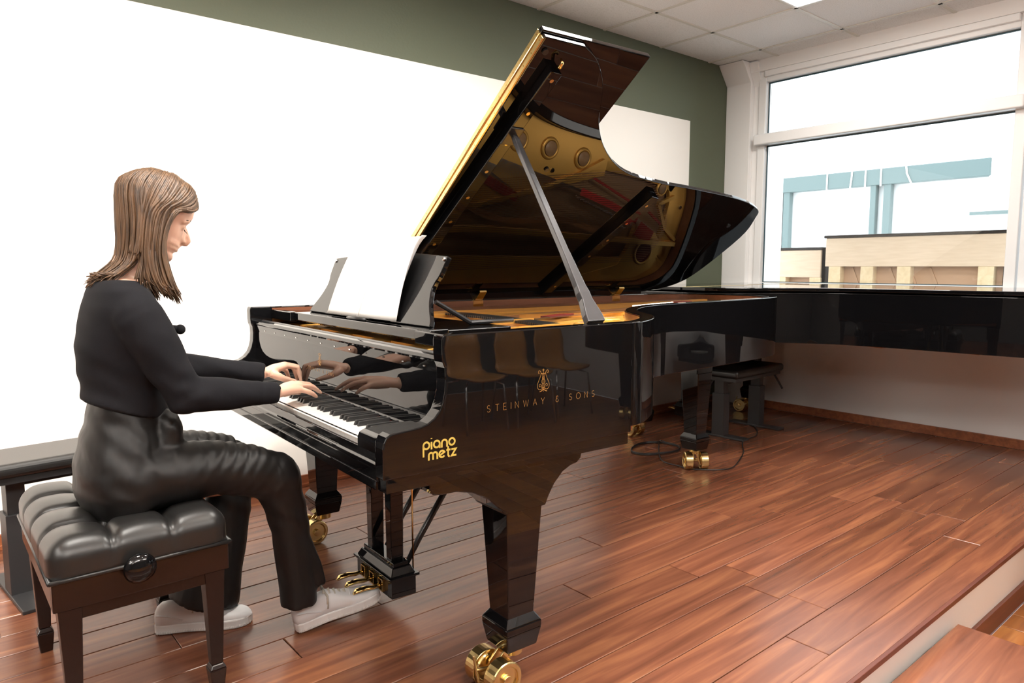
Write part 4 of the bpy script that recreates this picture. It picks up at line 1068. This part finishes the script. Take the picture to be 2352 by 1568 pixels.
def fold_sweater(c, nn):
    w = c+PO; a = 0
    a += .0018*math.sin((w.z*1.0+w.x*.55)*95+2*noise.noise(w*9))*max(0, 1-abs(w.z-.86)/.16)
    dE = min((c-RE).length, (c-LE).length); a += .0016*math.sin((c-RS).length*150)*max(0, 1-dE/.11)
    a += .004*noise.noise(w*12)
    return a
ruffle(so, fold_sweater)
# pompom clip at the chest
q = MB(); q.smooth = True; q.ball(V3(-4.812, -1.42, .985), .0140, 12); q.tube([V3(-4.86, -1.42, .992), V3(-4.820, -1.42, .988)], [.010, .009], 8)
q.build('chest_clip', M['knit'], person)
# trousers
q = MB(); q.smooth = True
q.tube([V3(-4.944, -1.35, .80), V3(-4.946, -1.35, .745), V3(-4.955, -1.35, .68), V3(-4.966, -1.35, .61), V3(-4.965, -1.35, .56), V3(-4.955, -1.35, .515), V3(-4.950, -1.35, .505)], [(.090, .122), (.097, .132), (.108, .160), (.115, .178), (.118, .184), (.105, .172), (.08, .15)], 36, flat=((1, 0, 0), 1))
q.tube([V3(-4.965, -1.435, .588), V3(-4.86, -1.445, .590), V3(-4.75, -1.455, .586), V3(-4.65, -1.465, .562), V3(-4.585, -1.470, .535)], [.096, .090, .078, .075, .070], 26)
q.ball(V3(-4.580, -1.470, .530), (.074, .072, .078), 14)
q.tube([V3(-4.575, -1.470, .53), V3(-4.555, -1.465, .46), V3(-4.530, -1.458, .36), V3(-4.520, -1.452, .27), V3(-4.508, -1.447, .20), V3(-4.505, -1.445, .100)], [.072, .062, .058, .057, .058, .056], 24, flat=((1, 0, 0), 1))
q.tube([V3(-4.540, -1.462, .44), V3(-4.500, -1.458, .32), V3(-4.462, -1.455, .22), V3(-4.446, -1.455, .158)], [(.034, .045), (.030, .045), (.026, .048), (.022, .046)], 20, flat=((1, 0, 0), 1))
q.tube([V3(-4.965, -1.265, .585), V3(-4.86, -1.245, .585), V3(-4.73, -1.22, .575), V3(-4.63, -1.20, .545)], [.096, .088, .074, .070], 24)
q.ball(V3(-4.620, -1.195, .525), .074, 12)
q.tube([V3(-4.620, -1.195, .52), V3(-4.625, -1.192, .42), V3(-4.65, -1.190, .30), V3(-4.68, -1.180, .20), V3(-4.712, -1.17, .080)], [.072, .072, .080, .095, .112], 24, flat=((1, 0, 0), 1))
q.ball(V3(-4.862, -1.43, .695), (.040, .060, .075), 12); q.ball(V3(-4.835, -1.30, .70), (.040, .07, .06), 12)
to = q.build('trousers', M['satin'], person); remesh(to, .0068, 8)
def fold_trousers(c, nn):
    w = c+PO; a = .004*noise.noise(w*10)
    up_ = max(0, nn.z)
    if w.z > .50 and w.x > -4.92: a += .0022*math.sin((w.x*.9-(w.z-.5)*.75)*185+1.5*noise.noise(w*7))*max(0, 1-abs(w.x+4.68)/.20)*(.35+.65*max(0, min(1, (w.z-.56)*14)))
    if w.z > .56 and w.x < -4.85: a += .0013*math.sin((w.x*.8+w.z*.9)*95+3*noise.noise(w*6))
    if w.z < .50: a += .0022*math.sin(w.z*90+w.x*70)*max(0, 1-abs(w.z-.42)/.12)+.0022*math.sin(math.atan2(nn.y, nn.x)*5)*max(0, (.45-w.z)/.4)
    return a
ruffle(to, fold_trousers)
# shoes
def shoe(heel, toe, lift, label):
    h, tt = Vector(heel), Vector(toe); d = tt-h; ln = d.length; ax = d.normalized()
    sd = Vector((0, 0, 1)).cross(ax).normalized(); upv = ax.cross(sd)
    Mx = Matrix(((ax.x, sd.x, upv.x, h.x), (ax.y, sd.y, upv.y, h.y), (ax.z, sd.z, upv.z, h.z), (0, 0, 0, 1)))
    def outline(f, k=1.0, back=0):
        W = [(0, .0), (.01, .022), (.04, .034), (.12, .036), (.30, .033), (.45, .036), (.62, .046), (.75, .049), (.86, .045), (.94, .034), (.98, .020), (1.0, .0)]
        return itp(W, f)*k
    F = [0, .008, .03, .08, .2, .35, .5, .62, .75, .85, .92, .965, .99, 1.0]
    ring = [(f*ln, outline(f)) for f in F]+[(f*ln, -outline(f)) for f in F[::-1][1:-1]]
    q = MB(); q.smooth = False
    q.prism(ring, 'z', 0, .030); q.v = [tuple(Mx @ Vector(v)) for v in q.v]
    soleo = None
    u = MB(); u.smooth = True
    hgt = [(0, .060), (.03, .080), (.10, .098), (.2, .094), (.28, .088), (.36, .100), (.45, .090), (.55, .074), (.66, .060), (.78, .052), (.88, .050), (.95, .042), (1.0, .026)]
    st = [.004, .03, .08, .15, .24, .32, .40, .48, .56, .64, .72, .80, .88, .94, .98, .996]
    vs = []; n = 20
    for f in st:
        w = max(.004, outline(f)*.93); hh = itp(hgt, f)
        for j in range(n):
            a = PI*j/(n-1); y_ = w*math.cos(a); s_a = math.sin(a)
            y_ = w*(abs(math.cos(a))**.75)*(1 if math.cos(a) > 0 else -1)*(1 if f > .5 else 1-.28*s_a**2)
            z_ = .024+(hh-.024)*(s_a**.62)
            vs.append(Mx @ Vector((f*ln, y_, z_)))
    k = len(st); u.add(vs, [(i*n+j, (i+1)*n+j, (i+1)*n+j+1, i*n+j+1) for i in range(k-1) for j in range(n-1)]+[(i*n+n-1, (i+1)*n+n-1, (i+1)*n, i*n) for i in range(k-1)]+[tuple(range(n)), tuple((k-1)*n+j for j in range(n))[::-1]])
    su = u.build('shoe', M['sneaker'], person)
    s_o = q.build('sole', M['sole'], su, bevel=.004, seg=2)
    g = MB()
    for f in [i/60 for i in range(2, 60)]:
        for sg in (-1, 1):
            w = outline(f)*1.0; p = Mx @ Vector((f*ln, sg*(w+.0005), .006)); g.ball(p, (.0016, .0016, .0055), 3)
    g.build('sole_grooves', M['sole'], su)['kind'] = 'stuff'
    l = MB(); l.smooth = True
    for i in range(5):
        f = .37+i*.055; hh = itp(hgt, f); w = outline(f)*.48
        l.tube([Mx @ Vector((f*ln, -w, hh-.008)), Mx @ Vector(((f+.01)*ln, 0, hh+.003)), Mx @ Vector((f*ln, w, hh-.008))], [(.0015, .0042)]*3, 8, flat=(tuple(upv), 1))
    f = .37; hh = itp(hgt, f)
    c = Mx @ Vector((f*ln, 0, hh+.006)); 
    for sg, dn in ((-1, .045), (-1, .060), (1, .04)):
        l.tube([c, c+sd*(-sg*-1)*.012*sg+Vector((0, 0, .004)), c+sd*sg*.028+Vector((.012, 0, -dn*.5)), c+sd*sg*.034+Vector((.02+.01*sg, 0, -dn))], [(.0015, .0036)]*4, 8, flat=(tuple(upv), 1))
    l.build('laces', M['lace'], su)
    p = MB(); p.smooth = True
    p.tube([Mx @ Vector((.60*ln, -outline(.6)*.9, .035)), Mx @ Vector((.64*ln, -.026, .058)), Mx @ Vector((.66*ln, 0, .0640)), Mx @ Vector((.64*ln, .026, .058)), Mx @ Vector((.60*ln, outline(.6)*.9, .035))], .0022, 6)
    p.tube([Mx @ Vector((.30*ln, -outline(.3)*.93, .040)), Mx @ Vector((.16*ln, -outline(.16)*.95, .058)), Mx @ Vector((.04*ln, -outline(.04)*.9, .062))], .0020, 6)
    p.build('stitched_overlay', M['sneaker'], su)
    return su
shoe(V3(-4.515, -1.425, .004), V3(-4.232, -1.475, .052), 0, '')
shoe(V3(-4.855, -1.135, .001), V3(-4.592, -1.268, .001), 0, '')
# hair: skull cap + many tapering strands
hm = MB(); hm.smooth = True
cap = MB(); cap.smooth = True
def sm(pts, r, n=8): cap.tube(pts, r, n)
vs = []; nn_ = 28; lv = 12
for i in range(lv+1):
    ph = (i/lv)*PI*.5
    for j in range(nn_):
        a = 2*PI*j/nn_; ca, sa = math.cos(a), math.sin(a)
        f = .0+(.084 if ca > 0 else .086)*ca*math.sin(ph); s = .077*sa*math.sin(ph); h = .030+.086*math.cos(ph)
        vs.append(HM @ Vector((f, s, h)))
cap.add(vs, [(i*nn_+j, (i+1)*nn_+j, (i+1)*nn_+(j+1) % nn_, i*nn_+(j+1) % nn_) for i in range(lv) for j in range(nn_)]+[tuple(lv*nn_+j for j in range(nn_))[::-1]])
def lerpk(A, B_, t): return [a.lerp(b, t) for a, b in zip(A, B_)]
def W(x, y, z): return V3(x, y, z)
# guide strands front -> back (head-local points for the first four, world tips)
def guides(s):
    y0 = -1.345
    g0 = [hp_(.060, 0, .110), hp_(.090, s*.028, .072), hp_(.082, s*.058, .048), hp_(.046, s*.078, .032), W(-4.836, y0+s*.092, 1.270), W(-4.850, y0+s*.096, 1.20), W(-4.836, y0+s*.104, 1.12), W(-4.818, y0+s*.106, 1.066)]
    g1 = [hp_(.040, 0, .120), hp_(.068, s*.045, .100), hp_(.050, s*.078, .056), hp_(.020, s*.088, .018), W(-4.856, y0+s*.100, 1.245), W(-4.864, y0+s*.102, 1.18), W(-4.852, y0+s*.110, 1.11), W(-4.832, y0+s*.112, 1.072)]
    g2 = [hp_(.010, 0, .127), hp_(.010, s*.055, .114), hp_(.000, s*.090, .050), hp_(-.015, s*.095, .00), W(-4.888, y0+s*.101, 1.23), W(-4.890, y0+s*.102, 1.17), W(-4.882, y0+s*.108, 1.125), W(-4.866, y0+s*.112, 1.095)]
    g3 = [hp_(-.030, 0, .122), hp_(-.052, s*.046, .104), hp_(-.066, s*.076, .050), W(-4.905, y0+s*.086, 1.29), W(-4.910, y0+s*.086, 1.23), W(-4.918, y0+s*.082, 1.175), W(-4.950, y0+s*.078, 1.145), W(-4.972, y0+s*.078, 1.125)]
    g4 = [hp_(-.055, 0, .108), hp_(-.080, s*.012, .088), hp_(-.100, s*.010, .046), W(-4.938, y0+s*.008, 1.275), W(-4.938, y0+s*.006, 1.22), W(-4.950, y0+s*.006, 1.175), W(-4.987, y0+s*.010, 1.140), W(-5.020, y0+s*.014, 1.112)]
    return [g0, g1, g2, g3, g4]
for s in (-1, 1):
    G = guides(s)
    for layer, (cnt, rr) in enumerate(((150, .0048), (230, .0030))):
        for i in range(cnt):
            t_ = (i+random.random())/cnt*4; a = min(int(t_), 3); pts = lerpk(G[a], G[a+1], t_-a)
            jit = .0025 if layer == 0 else .0042
            off = Vector((random.gauss(0, jit), random.gauss(0, jit), random.gauss(0, jit*.4)))
            if 2.5 < t_ < 3.15+random.uniform(-.15, .15): pts = pts[:5]+[pts[4].lerp(pts[5], .35), pts[4].lerp(pts[5], .6), pts[4].lerp(pts[5], .85)]
            if layer == 0: pts = [p.lerp(H-PO, .05) if k_ < 5 else p for k_, p in enumerate(pts)]
            ln_ = random.uniform(-.025, .010)
            wv = random.uniform(0, 6.28); am = random.uniform(.0004, .0018)
            P = []
            for k_, p in enumerate(pts):
                f = k_/7; P.append(p+off*(.25+f)+Vector((math.sin(wv+k_*1.7), math.cos(wv*1.3+k_*1.5), 0))*am*f + (Vector((0, 0, -ln_)) if k_ == 7 else Vector()))
            sp = spline(P, 3); kk = len(sp)
            hm.tube(sp, [rr*(.8+.4*math.sin(PI*min(1, i_/kk*1.3)))*(1 if i_ < kk*.8 else max(.15, 1-(i_-kk*.8)/(kk*.22))) for i_ in range(kk)], 5)
ho = cap.build('hair_base', M['hair'], person)
h2 = hm.build('hair', M['hair'], person); h2['kind'] = 'stuff'

# ------------------------------------------------------------------ beyond the glass: uprights seen from behind, white building
def upright(x, y0, y1, zt, zb, label, slats, lblx=0):
    t = thing('upright_piano', label, 'piano', (x, (y0+y1)/2, zb)); w = (y1-y0)/2; h = zt-zb
    q = MB(); q.box(-.01, .50, -w-.01, w+.01, h-.022, h); q.build('top_lid', M['darkwood'], t, bevel=.004)
    q = MB(); q.box(.02, .48, -w, -w+.03, 0, h-.022); q.box(.02, .48, w-.03, w, 0, h-.022); q.box(.30, .48, -w, w, 0, h-.03); q.build('case', M['darkwood'], t)
    q = MB(); q.box(0, .06, -w+.004, w-.004, h-.26, h-.024); q.build('back_rail', M['beech2'], t, bevel=.004)
    q = MB(); q.box(.075, .10, -w+.03, w-.03, 0, h-.25); q.build('soundboard', M['backwood'], t)
    for a in slats:
        q = MB(); q.box(.0, .075, a-w-.05, a-w+.05, 0, h-.26); q.build('back_post', M['birch'], t, bevel=.003)
    for i in range(9):
        q = MB(); yy = -w+.1+i*.15; q.prism([(yy, 0), (yy+.02, 0), (yy+.02+.42, h-.27), (yy+.42, h-.27)], 'x', .065, .074)
        if yy+.44 < w: q.build('soundboard_rib', M['backwood'], t)
    return t
upright(.60, -1.893, -.56, 1.417, .12, 'large upright piano seen from behind through the window, pale back posts', [.133, .695, .979, 1.246])
upright(.60, -.530, -.085, 1.322, .12, 'smaller upright piano left of the large one, behind the glass', [.05, .37])
m = MB(); m.box(-.0+.12, 7.9, -9, 9, -.3, .12); struct(m.build('pavement', M['outwhite']))
# building opposite with a dark framed window band
m = MB(); XF = 5.0
def hole_wall(mb, x0, x1, Y0, Y1, Z0, Z1, holes):
    ys = sorted(set([Y0, Y1]+[h for r in holes for h in r[:2]])); zs = sorted(set([Z0, Z1]+[h for r in holes for h in r[2:]]))
    for a, b in zip(ys, ys[1:]):
        for c, d in zip(zs, zs[1:]):
            if any(r[0] <= (a+b)/2 <= r[1] and r[2] <= (c+d)/2 <= r[3] for r in holes): continue
            mb.box(x0, x1, a, b, c, d)
hole_wall(m, XF, XF+.25, -9, 9, .12, 7.0, [(-.42, 2.32, .9, 2.5)])
struct(m.build('building_wall', M['outwhite']), 'overexposed white building opposite')
w5 = MB()
w5.box(XF-.02, XF+.10, -.44, 2.34, 2.28, 2.50); w5.box(XF, XF+.10, 2.22, 2.34, .9, 2.3); w5.box(XF, XF+.10, .94, 1.02, .9, 2.3); w5.box(XF, XF+.1, .74, .84, .9, 2.3)
t5 = struct(w5.build('building_window', M['teal'], bevel=.01), 'grey-green framed window across the way')
w5 = MB(); w5.box(XF+.12, XF+.13, -.42, 2.32, .9, 2.5); w5.build('pane', M['outwhite'], t5)
w5 = MB(); w5.smooth = True
for yy, b in ((1.63, 0), (1.27, .02), (1.08, 0), (.87, 0), (.55, -.08)):
    w5.tube([(XF-.03, yy, 2.52), (XF-.03, yy+b*.2, 2.40), (XF-.03, yy+b, 2.26)], .012, 6)
w5.build('hanging_cord', M['outwhite'], t5)
w5 = MB(); w5.box(XF-.06, XF, -.70, -.25, 1.80, 1.84); w5.build('ledge', M['teal'], t5)

# ------------------------------------------------------------------ chairs on the lower floor (seen mirrored in the piano side)
def shell_chair(x, y, rz, label):
    t = thing('shell_chair', label, 'chair', (x, y, LOW), rz, 'row of shell chairs')
    pts = [(-.02, .21, .44), (0, .19, .455), (0, .05, .445), (0, -.12, .44), (0, -.19, .47), (0, -.23, .56), (0, -.25, .70), (0, -.265, .84)]
    wd = [.17, .20, .21, .20, .19, .175, .185, .15]
    q = MB(); q.smooth = True; vs = []
    for (a, b, c), w in zip(pts, wd):
        for j in range(9): f = -1+2*j/8; vs.append((f*w, b+(.03*abs(f)**2 if c > .5 else 0), c+(.02*abs(f)**3 if c < .5 else 0)))
    q.add(vs, [(i*9+j, i*9+j+1, (i+1)*9+j+1, (i+1)*9+j) for i in range(7) for j in range(8)]); o = q.build('seat_shell', M['chairwood'], t); o.modifiers.new('s', 'SOLIDIFY').thickness = .011
    for sx in (-1, 1):
        for sy in (-1, 1):
            q = MB(); q.smooth = True; q.tube([(sx*.12, sy*.08, .43), (sx*.19, sy*.17, .40), (sx*.21, sy*.22, 0)], .009, 10); q.build('leg', M['chrome'], t)
    return t
shell_chair(-2.02, -6.0, .0, 'wooden shell chair on the lower floor, furthest from the window')
shell_chair(-1.50, -6.0, .0, 'wooden shell chair on the lower floor, middle of the row')
shell_chair(-.96, -6.12, .0, 'wooden shell chair on the lower floor, nearest the window')
